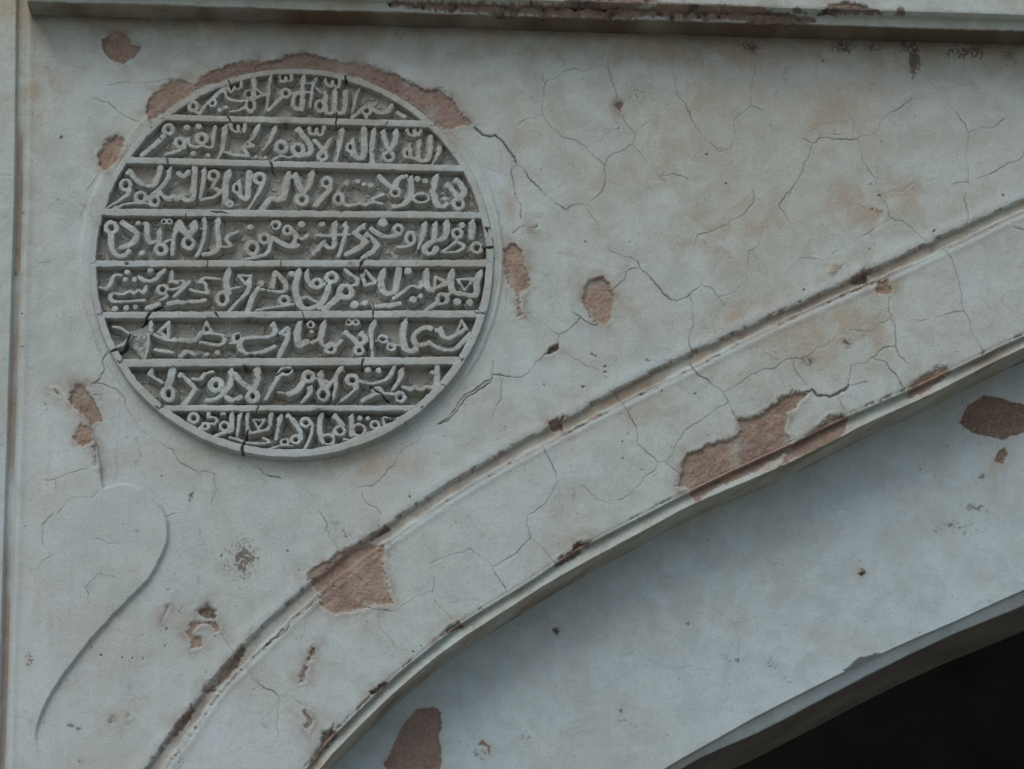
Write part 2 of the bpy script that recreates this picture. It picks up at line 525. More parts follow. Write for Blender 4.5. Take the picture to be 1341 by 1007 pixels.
# fresher bluish limewash (photo px)
WASH = [(1065, 95, 60, 14, .8), (680, 275, 8, 40, 1), (655, 235, 14, 30, .8), (890, 405, 34, 16, .7), (1260, 390, 60, 40, .6), (170, 118, 60, 22, .5), (540, 105, 40, 20, .6), (110, 330, 14, 60, .6), (115, 430, 12, 40, .6),
        (1180, 140, 60, 40, .4), (1240, 200, 30, 40, .4), (770, 430, 40, 30, .4), (700, 480, 40, 30, .4), (980, 560, 60, 30, .4), (560, 560, 60, 60, .4), (620, 530, 20, 14, .7), (520, 640, 60, 20, .4), (60, 560, 40, 60, .5), (160, 560, 30, 50, .6), (730, 600, 60, 30, .5), (1100, 510, 50, 20, .6), (1100, 90, 40, 8, .6), (450, 80, 60, 10, .4), (500, 110, 30, 10, .4)]
# tiny pits (photo px) x, y, r
PITS = [(80, 180, 3), (77, 262, 2), (1078, 80, 2.6), (1152, 256, 3.2), (30, 278, 2.2), (29, 411, 2), (29, 455, 2), (763, 507, 2.6), (847, 472, 2.2), (850, 473, 2), (727, 824, 3), (816, 600, 2), (132, 858, 2.4),
        (160, 862, 2), (174, 862, 1.6), (187, 863, 1.8), (218, 824, 2.2), (120, 848, 1.5), (216, 846, 1.4), (91, 524, 2.2), (290, 728, 2.2), (537, 651, 2.6), (764, 506, 2), (713, 504, 2), (1053, 380, 2.2),
        (1223, 303, 3), (1314, 256, 2.8), (1139, 326, 2), (377, 722, 2.2), (541, 853, 1.6), (552, 846, 1.4), (1140, 241, 1.8), (910, 515, 1.8), (867, 512, 2), (815, 578, 2), (822, 568, 1.6), (792, 480, 2.6), (793, 487, 2.4), (776, 464, 2.4), (780, 466, 2), (767, 317, 2.4),
        (1120, 60, 2), (20, 358, 2), (810, 168, 1.5), (951, 240, 2), (925, 202, 2.2), (33, 690, 1.5)]


def parse_lines(txt):
    out = []
    for ln in txt.strip().splitlines():
        k, wd, *pts = ln.split()
        out.append((float(wd), zp(k, P(' '.join(pts)))))
    return out


def jag(p, rng, amp=0.065, levels=3):
    for _ in range(levels):
        q = [p[0]]
        for a, b in zip(p[:-1], p[1:]):
            L = math.hypot(*(b - a))
            if L > 4:
                nrm = np.array([-(b - a)[1], (b - a)[0]])
                q.append((a + b) / 2 + nrm * rng.normal(0, amp))
            q.append(b)
        p = np.array(q)
    return p


def do_cracks(g, txt, depth=0.0, scale=1.0):
    rng = np.random.default_rng(7)
    out = np.full(g.U.shape, -9.0)
    for wd, pts in parse_lines(txt):
        p = jag(wp(pts, depth), rng)
        wd = wd * (0.58 if wd < 1.6 else 0.85 if wd < 2.5 else 1.15)
        n = len(p)
        r = wd * 0.5 * scale * (0.75 + 0.5 * rng.random(n))
        r[0] *= 0.5
        r[-1] *= 0.5
        add_capsules(g, out, p, r, 4.0)
    return out


def do_patches(g, table, depth=0.0):
    """best signed distance, owner index, depth and tone of the fallen patches"""
    best = np.full(g.U.shape, -50.0)
    own = np.full(g.U.shape, -1, np.int16)
    dep = np.zeros(g.U.shape, np.float32)
    ton = np.zeros(g.U.shape, np.float32)
    for i, (k, d, t, rag, lab, pts) in enumerate(table):
        o = np.full(g.U.shape, -50.0)
        ix = add_poly(g, o, wp(zp(k, P(pts)), depth), 14)
        if ix is None:
            continue
        U, V = g.U[ix], g.V[ix]
        s = o[ix] + rag * (1.3 * fbm(U, V, 13, 3, 40 + i) + 1.3 * fbm(U, V, 4.0, 3, 90 + i, 0.65))
        m = s > best[ix]
        best[ix] = np.where(m, s, best[ix])
        own[ix] = np.where(m & (s > 0), i, own[ix])
        dep[ix] = np.where(m, d, dep[ix])
        ton[ix] = np.where(m, t, ton[ix])
    return best, own, dep, ton


def do_blobs(g, rows, depth=0.0):
    o = np.zeros(g.U.shape)
    for x, y, rx, ry, a in rows:
        c = wp([(x, y)], depth)[0]
        ix = g.win(c[0] - 3 * rx, c[1] - 3 * ry, c[0] + 3 * rx, c[1] + 3 * ry)
        if ix is None:
            continue
        q = ((g.U[ix] - c[0]) / rx) ** 2 + ((g.V[ix] - c[1]) / ry) ** 2
        o[ix] = np.maximum(o[ix], a * np.exp(-q * 0.9))
    return o


# ------------------------------------------------------------------ materials
def plaster_material(name, pale, warm, brick=True, rough=0.92, craze_amt=0.34):
    m = bpy.data.materials.new(name)
    m.use_nodes = True
    t = m.node_tree
    N, Lk = t.nodes, t.links
    N.clear()
    out = N.new('ShaderNodeOutputMaterial')
    bs = N.new('ShaderNodeBsdfPrincipled')
    bs.inputs['Roughness'].default_value = rough
    bs.inputs['Specular IOR Level'].default_value = 0.15
    Lk.new(bs.outputs[0], out.inputs[0])
    geo = N.new('ShaderNodeNewGeometry')

    def attr(n):
        a = N.new('ShaderNodeAttribute')
        a.attribute_name = n
        return a.outputs['Fac']

    def noise(scale, detail=4, rough_=0.55, dist=0.0, stretch=None):
        n = N.new('ShaderNodeTexNoise')
        n.inputs['Scale'].default_value = scale
        n.inputs['Detail'].default_value = detail
        n.inputs['Roughness'].default_value = rough_
        n.inputs['Distortion'].default_value = dist
        if stretch:
            mp = N.new('ShaderNodeMapping')
            mp.inputs['Scale'].default_value = stretch
            Lk.new(geo.outputs['Position'], mp.inputs['Vector'])
            Lk.new(mp.outputs[0], n.inputs['Vector'])
        else:
            Lk.new(geo.outputs['Position'], n.inputs['Vector'])
        return n.outputs['Fac']

    def ramp(v, a, b, lo=0.0, hi=1.0):
        r = N.new('ShaderNodeMapRange')
        r.inputs['From Min'].default_value = a
        r.inputs['From Max'].default_value = b
        r.inputs['To Min'].default_value = lo
        r.inputs['To Max'].default_value = hi
        r.interpolation_type = 'SMOOTHSTEP'
        Lk.new(v, r.inputs['Value'])
        return r.outputs[0]

    def math_(op, a, b):
        n = N.new('ShaderNodeMath')
        n.operation = op
        for i, v in enumerate((a, b)):
            if isinstance(v, (int, float)):
                n.inputs[i].default_value = v
            else:
                Lk.new(v, n.inputs[i])
        return n.outputs[0]

    def mix(f, a, b, mode='MIX'):
        n = N.new('ShaderNodeMix')
        n.data_type = 'RGBA'
        n.blend_type = mode
        n.clamp_factor = True
        for sock, v in ((n.inputs[0], f), (n.inputs[6], a), (n.inputs[7], b)):
            if isinstance(v, tuple):
                sock.default_value = (*v, 1)
            elif isinstance(v, (int, float)):
                sock.default_value = v
            else:
                Lk.new(v, sock)
        return n.outputs[2]

    big = noise(2.2, 5, 0.6, 0.4)
    mid = noise(13.0, 5, 0.62, 0.6)
    vert = noise(9.0, 4, 0.6, 0.2, (1.0, 1.0, 0.35))
    hor = noise(30.0, 4, 0.6, 0.0, (0.35, 1.0, 1.2))
    fine = noise(150.0, 4, 0.65)
    grit = noise(420.0, 3, 0.6)
    base = mix(ramp(mid, 0.38, 0.68), pale, tuple(c * 0.86 for c in pale))
    base = mix(math_('MULTIPLY', ramp(big, 0.45, 0.66), 0.35), base, warm)
    base = mix(math_('MULTIPLY', ramp(hor, 0.52, 0.7), 0.35), base, tuple(min(1, c * 1.12) for c in pale))
    st = math_('MULTIPLY', attr('stain'), math_('MULTIPLY', ramp(mid, 0.32, 0.64, 0.3, 1.35), ramp(fine, 0.3, 0.62, 0.72, 1.2)))
    base = mix(math_('MULTIPLY', st, 0.95), base, warm)
    base = mix(math_('MULTIPLY', attr('wash_highlight'), ramp(mid, 0.3, 0.65, 0.3, 1.0)), base, (0.56, 0.635, 0.66))  # pale limewash, and the highlights painted on the groove lips
    patchy = noise(5.5, 6, 0.7, 1.2)
    base = mix(math_('MULTIPLY', ramp(patchy, 0.5, 0.66), 0.45), base, tuple(0.55 * a + 0.45 * b * 0.8 for a, b in zip(pale, warm)))
    base = mix(math_('MULTIPLY', ramp(patchy, 0.46, 0.32), 0.35), base, tuple(min(1, c * 1.15) for c in pale))
    vo = N.new('ShaderNodeTexVoronoi')
    vo.feature = 'DISTANCE_TO_EDGE'
    vo.inputs['Scale'].default_value = 8.0
    wv = N.new('ShaderNodeVectorMath')
    wv.operation = 'ADD'
    nw = N.new('ShaderNodeTexNoise')
    nw.inputs['Scale'].default_value = 14.0
    nw.inputs['Detail'].default_value = 5
    ws = N.new('ShaderNodeVectorMath')
    ws.operation = 'SCALE'
    ws.inputs['Scale'].default_value = 0.09
    Lk.new(geo.outputs['Position'], nw.inputs['Vector'])
    Lk.new(nw.outputs['Color'], ws.inputs[0])
    Lk.new(geo.outputs['Position'], wv.inputs[0])
    Lk.new(ws.outputs[0], wv.inputs[1])
    Lk.new(wv.outputs[0], vo.inputs['Vector'])
    craze = math_('MULTIPLY', ramp(vo.outputs['Distance'], 0.011, 0.003), ramp(patchy, 0.47, 0.6))
    base = mix(math_('MULTIPLY', craze, craze_amt), base, (0.16, 0.14, 0.12))
    strk = noise(60.0, 3, 0.55, 0.0, (1.0, 1.0, 0.06))
    base = mix(math_('MULTIPLY', math_('MULTIPLY', ramp(strk, 0.5, 0.7), ramp(big, 0.4, 0.62)), 0.22), base, tuple(c * 0.72 for c in pale))
    red = math_('MULTIPLY', ramp(vert, 0.56, 0.72), 0.09)
    base = mix(red, base, (0.44, 0.30, 0.22))
    base = mix(math_('MULTIPLY', ramp(fine, 0.50, 0.72), 0.26), base, tuple(c * 0.55 for c in warm))
    base = mix(math_('MULTIPLY', ramp(grit, 0.62, 0.74), 0.26), base, (0.10, 0.09, 0.08))
    base = mix(math_('MULTIPLY', ramp(grit, 0.42, 0.30), 0.22), base, (0.72, 0.70, 0.64))
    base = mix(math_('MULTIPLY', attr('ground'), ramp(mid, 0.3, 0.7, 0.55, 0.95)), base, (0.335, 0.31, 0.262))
    if brick:
        bc = mix(ramp(mid, 0.35, 0.65), (0.345, 0.25, 0.182), (0.265, 0.19, 0.14))
        bc = mix(math_('MULTIPLY', ramp(patchy, 0.42, 0.62), 0.6), bc, (0.40, 0.325, 0.26))
        bc = mix(math_('MULTIPLY', ramp(fine, 0.45, 0.68), 0.55), bc, (0.42, 0.335, 0.27))
        bc = mix(math_('MULTIPLY', ramp(grit, 0.55, 0.7), 0.6), bc, (0.16, 0.09, 0.07))
        dk = mix(ramp(fine, 0.4, 0.65), (0.075, 0.052, 0.042), (0.2, 0.145, 0.115))
        bc = mix(attr('tone'), bc, dk)
        base = mix(attr('brick'), base, bc)
    base = mix(attr('soot'), base, (0.095, 0.066, 0.038))
    base = mix(attr('dark'), base, (0.035, 0.03, 0.028))
    Lk.new(base, bs.inputs['Base Color'])
    bmp = N.new('ShaderNodeBump')
    bmp.inputs['Strength'].default_value = 0.55
    bmp.inputs['Distance'].default_value = 0.004
    hsum = math_('ADD', math_('MULTIPLY', fine, 0.6), math_('ADD', math_('MULTIPLY', grit, 0.25), math_('MULTIPLY', mid, 0.9)))
    Lk.new(hsum, bmp.inputs['Height'])
    Lk.new(bmp.outputs[0], bs.inputs['Normal'])
    return m


PLASTER = plaster_material('limewash_plaster', (0.485, 0.555, 0.512), (0.40, 0.355, 0.272))
STUCCO = plaster_material('carved_stucco', (0.445, 0.502, 0.468), (0.36, 0.335, 0.278))
INNER = plaster_material('inner_limewash', (0.48, 0.575, 0.575), (0.42, 0.41, 0.33), craze_amt=0.08)


def plain(name, col, scale=3.0):
    m = bpy.data.materials.new(name)
    m.use_nodes = True
    t = m.node_tree
    bs = t.nodes['Principled BSDF']
    bs.inputs['Roughness'].default_value = 0.95
    n = t.nodes.new('ShaderNodeTexNoise')
    n.inputs['Scale'].default_value = scale
    n.inputs['Detail'].default_value = 6
    r = t.nodes.new('ShaderNodeValToRGB')
    r.color_ramp.elements[0].position = 0.3
    r.color_ramp.elements[0].color = (*[c * 0.7 for c in col], 1)
    r.color_ramp.elements[1].position = 0.7
    r.color_ramp.elements[1].color = (*[c * 1.25 for c in col], 1)
    g = t.nodes.new('ShaderNodeNewGeometry')
    t.links.new(g.outputs['Position'], n.inputs['Vector'])
    t.links.new(n.outputs['Fac'], r.inputs[0])
    t.links.new(r.outputs[0], bs.inputs['Base Color'])
    return m


ATTRS = ('brick', 'tone', 'stain', 'dark', 'soot', 'ground')


# ------------------------------------------------------------------ object helpers
def thing(name, label, cat, loc, group=None):
    o = bpy.data.objects.new(name, None)
    COL.objects.link(o)
    o.empty_display_size = 0.1
    o.location = loc
    o['label'] = label
    o['category'] = cat
    o['kind'] = 'thing'
    if group:
        o['group'] = group
    return o


def world_loc(o):
    v = Vector(o.location)
    while o.parent:
        o = o.parent
        v = v + o.location
    return v


def link(name, me, mat, parent=None, label=None, origin=None):
    o = bpy.data.objects.new(name, me)
    COL.objects.link(o)
    if not me.materials:
        me.materials.append(mat)
    if parent:
        o.parent = parent
    if label:
        o['label'] = label
    if origin is not None:
        o.location = Vector(origin) - (world_loc(parent) if parent else Vector((0, 0, 0)))
    return o


def mesh_arrays(name, co, quads, attrs=None, normals=None):
    me = bpy.data.meshes.new(name)
    me.vertices.add(len(co))
    me.vertices.foreach_set('co', np.ascontiguousarray(co, np.float32).ravel())
    nq = len(quads)
    me.loops.add(nq * 4)
    me.loops.foreach_set('vertex_index', np.ascontiguousarray(quads, np.int32).ravel())
    me.polygons.add(nq)
    me.polygons.foreach_set('loop_start', np.arange(0, nq * 4, 4, dtype=np.int32))
    me.update(calc_edges=True)
    me.polygons.foreach_set('use_smooth', np.ones(nq, bool))
    for k, v in (attrs or {}).items():
        a = me.attributes.new(k, 'FLOAT', 'POINT')
        a.data.foreach_set('value', np.ascontiguousarray(v, np.float32).ravel())
    me.validate()
    if normals is not None:
        me.normals_split_custom_set_from_vertices(np.ascontiguousarray(normals, np.float32).tolist())
    return me


def grid_quads(nv, nu):
    i = np.arange(nv * nu).reshape(nv, nu)
    return np.stack([i[:-1, :-1], i[1:, :-1], i[1:, 1:], i[:-1, 1:]], -1)


class Sheet:
    """a full grid of positions, attributes and normals from which named pieces are cut face by face"""
    def __init__(s, U, V, Y, attrs, us=None, vs=None):
        s.co = np.stack([U * S, Y, ZC - V * S], -1).reshape(-1, 3)
        s.attrs = {k: (np.broadcast_to(np.asarray(v, np.float32), U.shape)).ravel() for k, v in attrs.items()}
        s.q = grid_quads(*U.shape)
        if us is not None:
            fv, fu = np.gradient(Y, vs * S, us * S)
            n = np.stack([fu, -np.ones_like(Y), -fv], -1)
            n /= np.linalg.norm(n, axis=-1, keepdims=True)
            s.n = n.reshape(-1, 3)
        else:
            s.n = None

    def cut(s, name, mask, mat, parent, label=None):
        q = s.q[mask]
        if len(q) == 0:
            return None
        ids, inv = np.unique(q.ravel(), return_inverse=True)
        co = s.co[ids]
        ori = np.array([co[:, 0].mean(), co[:, 1].mean(), co[:, 2].mean()])
        me = mesh_arrays(name, co - ori, inv.reshape(-1, 4), {k: v[ids] for k, v in s.attrs.items()}, None if s.n is None else s.n[ids])
        return link(name, me, mat, parent, label, ori)


def spaced(a0, f0, f1, a1, pitch, cap=7.0):
    """fine steps between f0 and f1, growing outside to a0 and a1"""
    mid = np.arange(f0, f1, pitch)
    r, x, st = [], mid[-1], pitch
    while x < a1:
        st = min(cap, st * 1.12)
        x += st
        r.append(x)
    l, x, st = [], mid[0], pitch
    while x > a0:
        st = min(cap, st * 1.12)
        x -= st
        l.append(x)
    return np.array(l[::-1] + list(mid) + r)


# ================================================================== GROUND
GY = plain('packed_earth', (0.30, 0.275, 0.235), 1.2)
gme = bpy.data.meshes.new('ground')
gme.from_pydata([(-150, -150, 0), (150, -150, 0), (150, 150, 0), (-150, 150, 0)], [], [(0, 1, 2, 3)])
g_ = link('ground', gme, GY)
g_['kind'] = 'structure'

# ================================================================== THE PLASTER WALL (spandrel, arch band, pilaster)
corn = wp([(-40, -30), (1381, -30), (-40, 1040), (1381, 1040)])
us = spaced(-1250, corn[:, 0].min(), corn[:, 0].max(), 1200, 1.0)
vs = spaced(-640, corn[:, 1].min(), corn[:, 1].max(), 800, 1.0)
g = Grid(us, vs)
U, V = g.U, g.V


def signed_below(curve_pts, U, V, reach=40.0):
    """vertical side test + distance: positive below / inside the arch"""
    o = np.argsort(curve_pts[:, 0])
    cx, cy = curve_pts[o, 0], curve_pts[o, 1]
    side = V - np.interp(U, cx, cy)
    # left of the curve's lowest point counts as outside
    side = np.where(U < cx[0], -999.0, side)
    d = np.full(U.shape, reach)
    gg = g if U is g.U else Cloud(U, V)
    r = np.full(U.shape, -reach)
    step = resample(curve_pts, 600)
    add_capsules(gg, r, step, np.zeros(len(step)), reach)
    d = np.minimum(-r, reach)
    return np.sign(side) * d


sdA = signed_below(cA, U, V, 30)
sdA2 = signed_below(cA2, U, V, 30)
sdB = signed_below(cB, U, V, 12)

rough = fbm(U, V, 260, 3, 1) * 0.004 + fbm(U, V, 60, 3, 2) * 0.0013 + fbm(U, V, 9, 3, 3) * 0.00035
Y = rough.copy()
# groove between the spandrel and the arch band: overhanging upper lip, sloping bed, bright lower lip
tg = np.clip(sdA / np.maximum(sdA - sdA2, 1e-3), 0, 1)
inA = (sdA > -29) & (sdA2 < 29)
wob = 1.5 * fbm(U, V, 13, 3, 11) + 1.3 * fbm(U, V, 60, 2, 12)
grv = sstep(-1.2, 3.2, sdA + wob) * (1 - sstep(-7.5, 0.5, sdA2 + wob))
Y += np.where(inA, 0.013 * grv, 0)
Y -= np.where(inA, 0.0028 * np.exp(-((sdA + 7) / 9.0) ** 2), 0)
Y -= np.where(inA, 0.0025 * np.exp(-((sdA2 - 5) / 5.0) ** 2), 0)
Y += YB * sstep(-2, 2, sdA2)
# the band rounds off slightly towards its lower edge
Y += 0.002 * sstep(-5, 0, sdB)
# crumbled bits along the lips of the mouldings
lipn = fbm(U, V, 8, 3, 13) + 0.6 * fbm(U, V, 45, 2, 14)
lip = np.maximum(np.where(inA, np.maximum(np.exp(-((sdA - 0.5) / 2.2) ** 2), np.exp(-((sdA2 + 0.5) / 2.4) ** 2)), 0), np.exp(-((sdB + 1) / 2.2) ** 2))
crumb = sstep(0.20, 0.55, lipn) * lip
Y += 0.005 * crumb
# collar round the medallion
e = ell(U, V)
sidew = sstep(0.25, 0.75, np.abs(U - RIM_C[0]) / RIM_A) * (1 - 0.8 * sstep(0.45, 0.8, (V - RIM_C[1]) / RIM_B))
Y -= 0.0035 * np.exp(-((e - 6) / 12.0) ** 2) * (0.7 + 0.6 * fbm(U, V, 90, 2, 21))
Y -= 0.0048 * sidew * (1 - sstep(9.5, 14.5, e + 1.6 * fbm(U, V, 30, 3, 23))) * (e > -20)
Y += 0.0022 * np.exp(-((e - 5.5 - 1.2 * fbm(U, V, 40, 2, 22)) / 1.1) ** 2) * sstep(-0.2, 0.5, (U - RIM_C[0]) / RIM_A + 0.3 * (RIM_C[1] - V) / RIM_B)
# raised panel with the curling edge at the lower left
CURL = [(75, 510), (92, 524), (110, 545), (122, 575), (130, 612), (134, 640), (140, 641), (152, 637), (172, 638), (188, 646), (203, 657), (215, 675), (219, 695), (215, 720), (198, 752), (179, 775), (135, 820), (97, 866), (69, 905), (51, 942), (46, 970), (52, 998), (60, 1010)]
cc, _ = catmull(wp(CURL), 3.0)
ppoly = np.vstack([cc, wp([(64, 1100), (64, 1300), (20, 1300), (30, 500)])])
pan = np.full(U.shape, -40.0)
add_poly(g, pan, ppoly, 40)
fade = sstep(wp([(0, 480)])[0][1], wp([(0, 660)])[0][1], V) * 0.65 + 0.35
fade = fade * (1 - sstep(wp([(0, 930)])[0][1], wp([(0, 1000)])[0][1], V))
leftin = sstep(wp([(30, 700)])[0][0], wp([(75, 700)])[0][0], U)
Y -= 0.0125 * fade * leftin * sstep(-3.8, 0.5, pan + 1.5 * fbm(U, V, 14, 3, 31))
# pilaster groove at the left
gl = wp([(23, 0), (20.5, 250), (13, 505), (5, 760), (-3, 1007)])
o_ = np.argsort(gl[:, 1])
xg = np.interp(V, gl[o_, 1], gl[o_, 0])
dg = U - xg
gw = 13.5
Yg = 0.012 * sstep(-1.2, 1.0, dg + 0.4 * fbm(U, V, 20, 2, 51)) * (1 - sstep(gw - 6, gw + 1.5, dg)) - 0.003 * np.exp(-((dg - gw - 4) / 5) ** 2)
Y += Yg - 0.006 * (1 - sstep(-2, 0.5, dg))
# fallen patches
best, own, dep, ton = do_patches(g, PATCHES)
bsoft = np.clip(0.5 + 1.2 * fbm(U, V, 45, 2, 65), 0, 1)
brick = sstep(-0.8, 0.9 + 4.5 * bsoft, best + 0.8 * fbm(U, V, 3, 2, 66)) * np.clip(1.0 - 0.35 * sstep(0.15, 0.7, fbm(U, V, 30, 4, 63)) - 0.12 * sstep(0.15, 0.5, fbm(U, V, 5, 3, 64)), 0, 1)
Y += dep * 0.0017 * sstep(-0.5, 2.0 + 4 * bsoft, best) + brick * (fbm(U, V, 9, 4, 61) * 0.0034 + fbm(U, V, 2.4, 2, 62) * 0.0012)
Y -= 0.0009 * np.exp(-((best + 2.5) / 2.5) ** 2)
# cracks
ck = do_cracks(g, CRACKS)
thin = 0.62 + 0.75 * fbm(U, V, 22, 3, 71)
crack = sstep(-0.75, 0.6, ck) * np.clip(thin + 0.9 * sstep(0.45, 1.1, ck), 0.15, 1.0)
Y += 0.0035 * crack
Y -= 0.0008 * np.exp(-((ck + 4) / 4.0) ** 2) * fbm(U, V, 30, 2, 73)
fl = wp([(1092, 352)])[0]
fq = np.exp(-(((U - fl[0]) * 0.85 + (V - fl[1]) * 0.5) / 6.0) ** 4 - (((V - fl[1]) * 0.9 - (U - fl[0]) * 0.45) / 11.0) ** 4)
Y -= 0.006 * fq * (0.7 + 0.6 * fbm(U, V, 4, 2, 75))
# stains, specks, pits
stain = do_blobs(g, STAINS) * (0.75 + 0.7 * fbm(U, V, 40, 4, 81))
topl = wp([(-40, 18), (1381, 58)])
vt = np.interp(U, topl[:, 0], topl[:, 1])
hgt = V - vt
soot_y = 0.35 * fq
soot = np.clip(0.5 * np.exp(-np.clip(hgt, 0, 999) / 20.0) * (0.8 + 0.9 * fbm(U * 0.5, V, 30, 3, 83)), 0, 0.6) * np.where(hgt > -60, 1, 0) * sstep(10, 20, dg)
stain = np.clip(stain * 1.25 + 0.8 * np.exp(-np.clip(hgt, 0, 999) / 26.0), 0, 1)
halo = np.exp(-np.clip(-best, 0, 60) / 9.0) * (best < 0) * np.clip(0.55 + 0.8 * fbm(U, V, 20, 3, 87), 0, 1)
stain = np.clip(np.maximum(np.maximum(stain, halo * 0.95), fq), 0, 1)
grit_n = fbm(U, V, 2.6, 3, 91)
wash_highlight = do_blobs(g, WASH) * np.clip(0.6 + 1.0 * fbm(U, V, 30, 4, 89), 0, 1)
wash_highlight = np.clip(wash_highlight + 0.75 * sstep(520, 900, V + 500 - 0.2 * U) * np.clip(0.5 + fbm(U, V, 120, 4, 88), 0, 1), 0, 1)
wash_highlight = np.maximum(wash_highlight, 0.5 * np.exp(-((sdA + 7) / 5.0) ** 2) * inA)  # highlight painted on the field just above the groove
wash_highlight = np.maximum(wash_highlight, 0.55 * np.exp(-((sdA2 - 4) / 4.0) ** 2) * inA)  # highlight painted along the groove's lower lip
spk = do_blobs(g, SPECKS)
spkm = sstep(0.25, 0.75, spk * 1.0 + grit_n * 0.9 - 0.22)
dark = spkm * 0.45 * np.clip(spk, 0, 1)
rng = np.random.default_rng(3)
pits = [(x, y, r) for x, y, r in PITS]
for _ in range(240):
    pits.append((rng.uniform(-20, 1360), rng.uniform(20, 1000), rng.choice([0.6, 0.8, 0.9, 1.3], p=[.4, .3, .2, .1])))
pitv = np.full(U.shape, -9.0)
for x, y, r in pits:
    c = wp([(x, y)])[0]
    ang = rng.uniform(0, 3.14)
    dv = np.array([math.cos(ang), math.sin(ang)]) * r * 0.6
    add_capsules(g, pitv, np.array([c - dv * .7, c + dv * .7]), np.array([r * 0.5, r * 0.3]), 3)
pit = sstep(-0.6, 0.5, pitv + 0.5 * grit_n)
Y += 0.003 * pit
dark = np.maximum(dark, np.maximum(crack * 0.74, pit * 0.7))
# brown earth showing in the pilaster groove and parts of the arch groove
gb = sstep(130, 200, V + 500) * sstep(0, 2, dg) * (1 - sstep(gw - 6, gw - 3, dg)) * np.clip(0.62 + 1.4 * fbm(U * 3, V, 90, 3, 95), 0, 1)
ga = np.where(inA, grv * np.clip(0.22 + 1.6 * fbm(U, V, 50, 4, 97), 0, 0.8), 0)
tone = np.where(best > -1, ton, 0.35)
brick = np.maximum(brick, crumb * 0.8)
brick = np.maximum(brick, np.clip(np.exp(-np.clip(-best, 0, 80) / 10.0) * (best < 0) * (best > -45) * (0.25 + 0.9 * fbm(U, V, 16, 4, 67)), 0, 0.6))
brick = np.maximum(brick, np.maximum(gb * 0.85, ga * 0.7))
tone = np.where((spkm > 0.1) & (best < 0), 0.55, tone)
brick = np.maximum(brick, np.maximum(spkm * 0.8, np.clip(spk, 0, 1) * 0.3 * (0.6 + 0.7 * fbm(U, V, 9, 3, 99))))
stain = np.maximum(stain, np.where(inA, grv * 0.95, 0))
lipd = np.exp(-((sdA2 + 1.0 + 0.8 * fbm(U, V, 30, 3, 101)) / 0.9) ** 2) * inA * np.clip(0.3 + 1.6 * fbm(U, V, 80, 3, 103), 0, 0.8)
dark = np.maximum(dark, lipd)
Y += 0.002 * lipd

attrs = {'brick': brick, 'tone': tone, 'stain': stain, 'dark': dark, 'soot': soot, 'wash_highlight': wash_highlight, 'ground': np.zeros_like(Y)}
# snap the lowest row of vertices on to the arch edge
pitch = 1.0
Us, Vs = U.copy(), V.copy()
near = np.abs(sdB) < 1.4
gb_v, gb_u = np.gradient(sdB, vs, us)
gn = np.hypot(gb_u, gb_v) + 1e-6
mv = near & (sdB > -0.45)
Us[mv] -= (sdB * gb_u / gn)[mv]
Vs[mv] -= (sdB * gb_v / gn)[mv]
sheet = Sheet(Us, Vs, Y, attrs, us, vs)


def fmax(a):
    return np.maximum(np.maximum(a[:-1, :-1], a[1:, :-1]), np.maximum(a[:-1, 1:], a[1:, 1:]))


def fmid(a):
    return 0.25 * (a[:-1, :-1] + a[1:, :-1] + a[:-1, 1:] + a[1:, 1:])


keep = (fmax(sdB) < 1.4) & (fmax(e) > -5.0)
fo = own[:-1, :-1].copy()
fo[own[1:, 1:] < 0] = -1
isband = fmid(sdA2) > -3.5
ispil = fmid(dg) < 13.0
isgrv = (fmid(sdA) > 0) & ~isband

wall = thing('plaster_wall', 'cracked pale limewashed plaster wall around the carved round inscription', 'wall', (0, 0, 0))
arch = thing('arch_moulding', 'broad plaster arch band with a grooved upper edge, sweeping down below the round inscription', 'arch', (0, 0, 0))
pil = thing('pilaster', 'narrow plain plaster pilaster with a rusty vertical groove beside the raised curling panel', 'pilaster', (-1.35, 0, 0))
nopatch = keep & (fo < 0)
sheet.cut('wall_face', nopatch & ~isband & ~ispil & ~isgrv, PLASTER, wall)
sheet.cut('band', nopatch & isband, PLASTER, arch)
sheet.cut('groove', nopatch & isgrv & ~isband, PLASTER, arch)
ispg = (fmid(dg) >= -0.5) & ispil
sheet.cut('pilaster_face', nopatch & ispil & ~ispg & ~isband & ~isgrv, PLASTER, pil)
sheet.cut('groove', nopatch & ispg & ~isband & ~isgrv, PLASTER, pil)
for i, row in enumerate(PATCHES):
    m = keep & (fo == i)
    if m.sum() < 8:
        continue
    nb = (m & (isband | isgrv)).sum()
    sheet.cut('exposed_patch', m, PLASTER, arch if nb > m.sum() * 0.5 else wall, row[4])

# ================================================================== lofted strips (arch edge, inner arch)
def normals2(c):
    t = np.gradient(c, axis=0)
    t /= np.linalg.norm(t, axis=1, keepdims=True) + 1e-9
    n = np.stack([-t[:, 1], t[:, 0]], 1)
    if n[len(n) // 2][1] < 0:
        n = -n
    return n            # points down, into the arch opening


NS = 1700
RB, RC, RE, RF = (resample(c, NS) for c in (cB, cC, cE, cF))
nB, nC, nE, nF = normals2(RB), normals2(RC), normals2(RE), normals2(RF)
RF = RF + 4.0 * nF


def loft(rows, disp):
    """rows: list of (points NSx2, y); returns U,V,Y arrays"""
    Uo = np.stack([r[0][:, 0] for r in rows])
    Vo = np.stack([r[0][:, 1] for r in rows])
    Yo = np.stack([np.full(len(r[0]), r[1]) for r in rows])
    return Uo, Vo, Yo


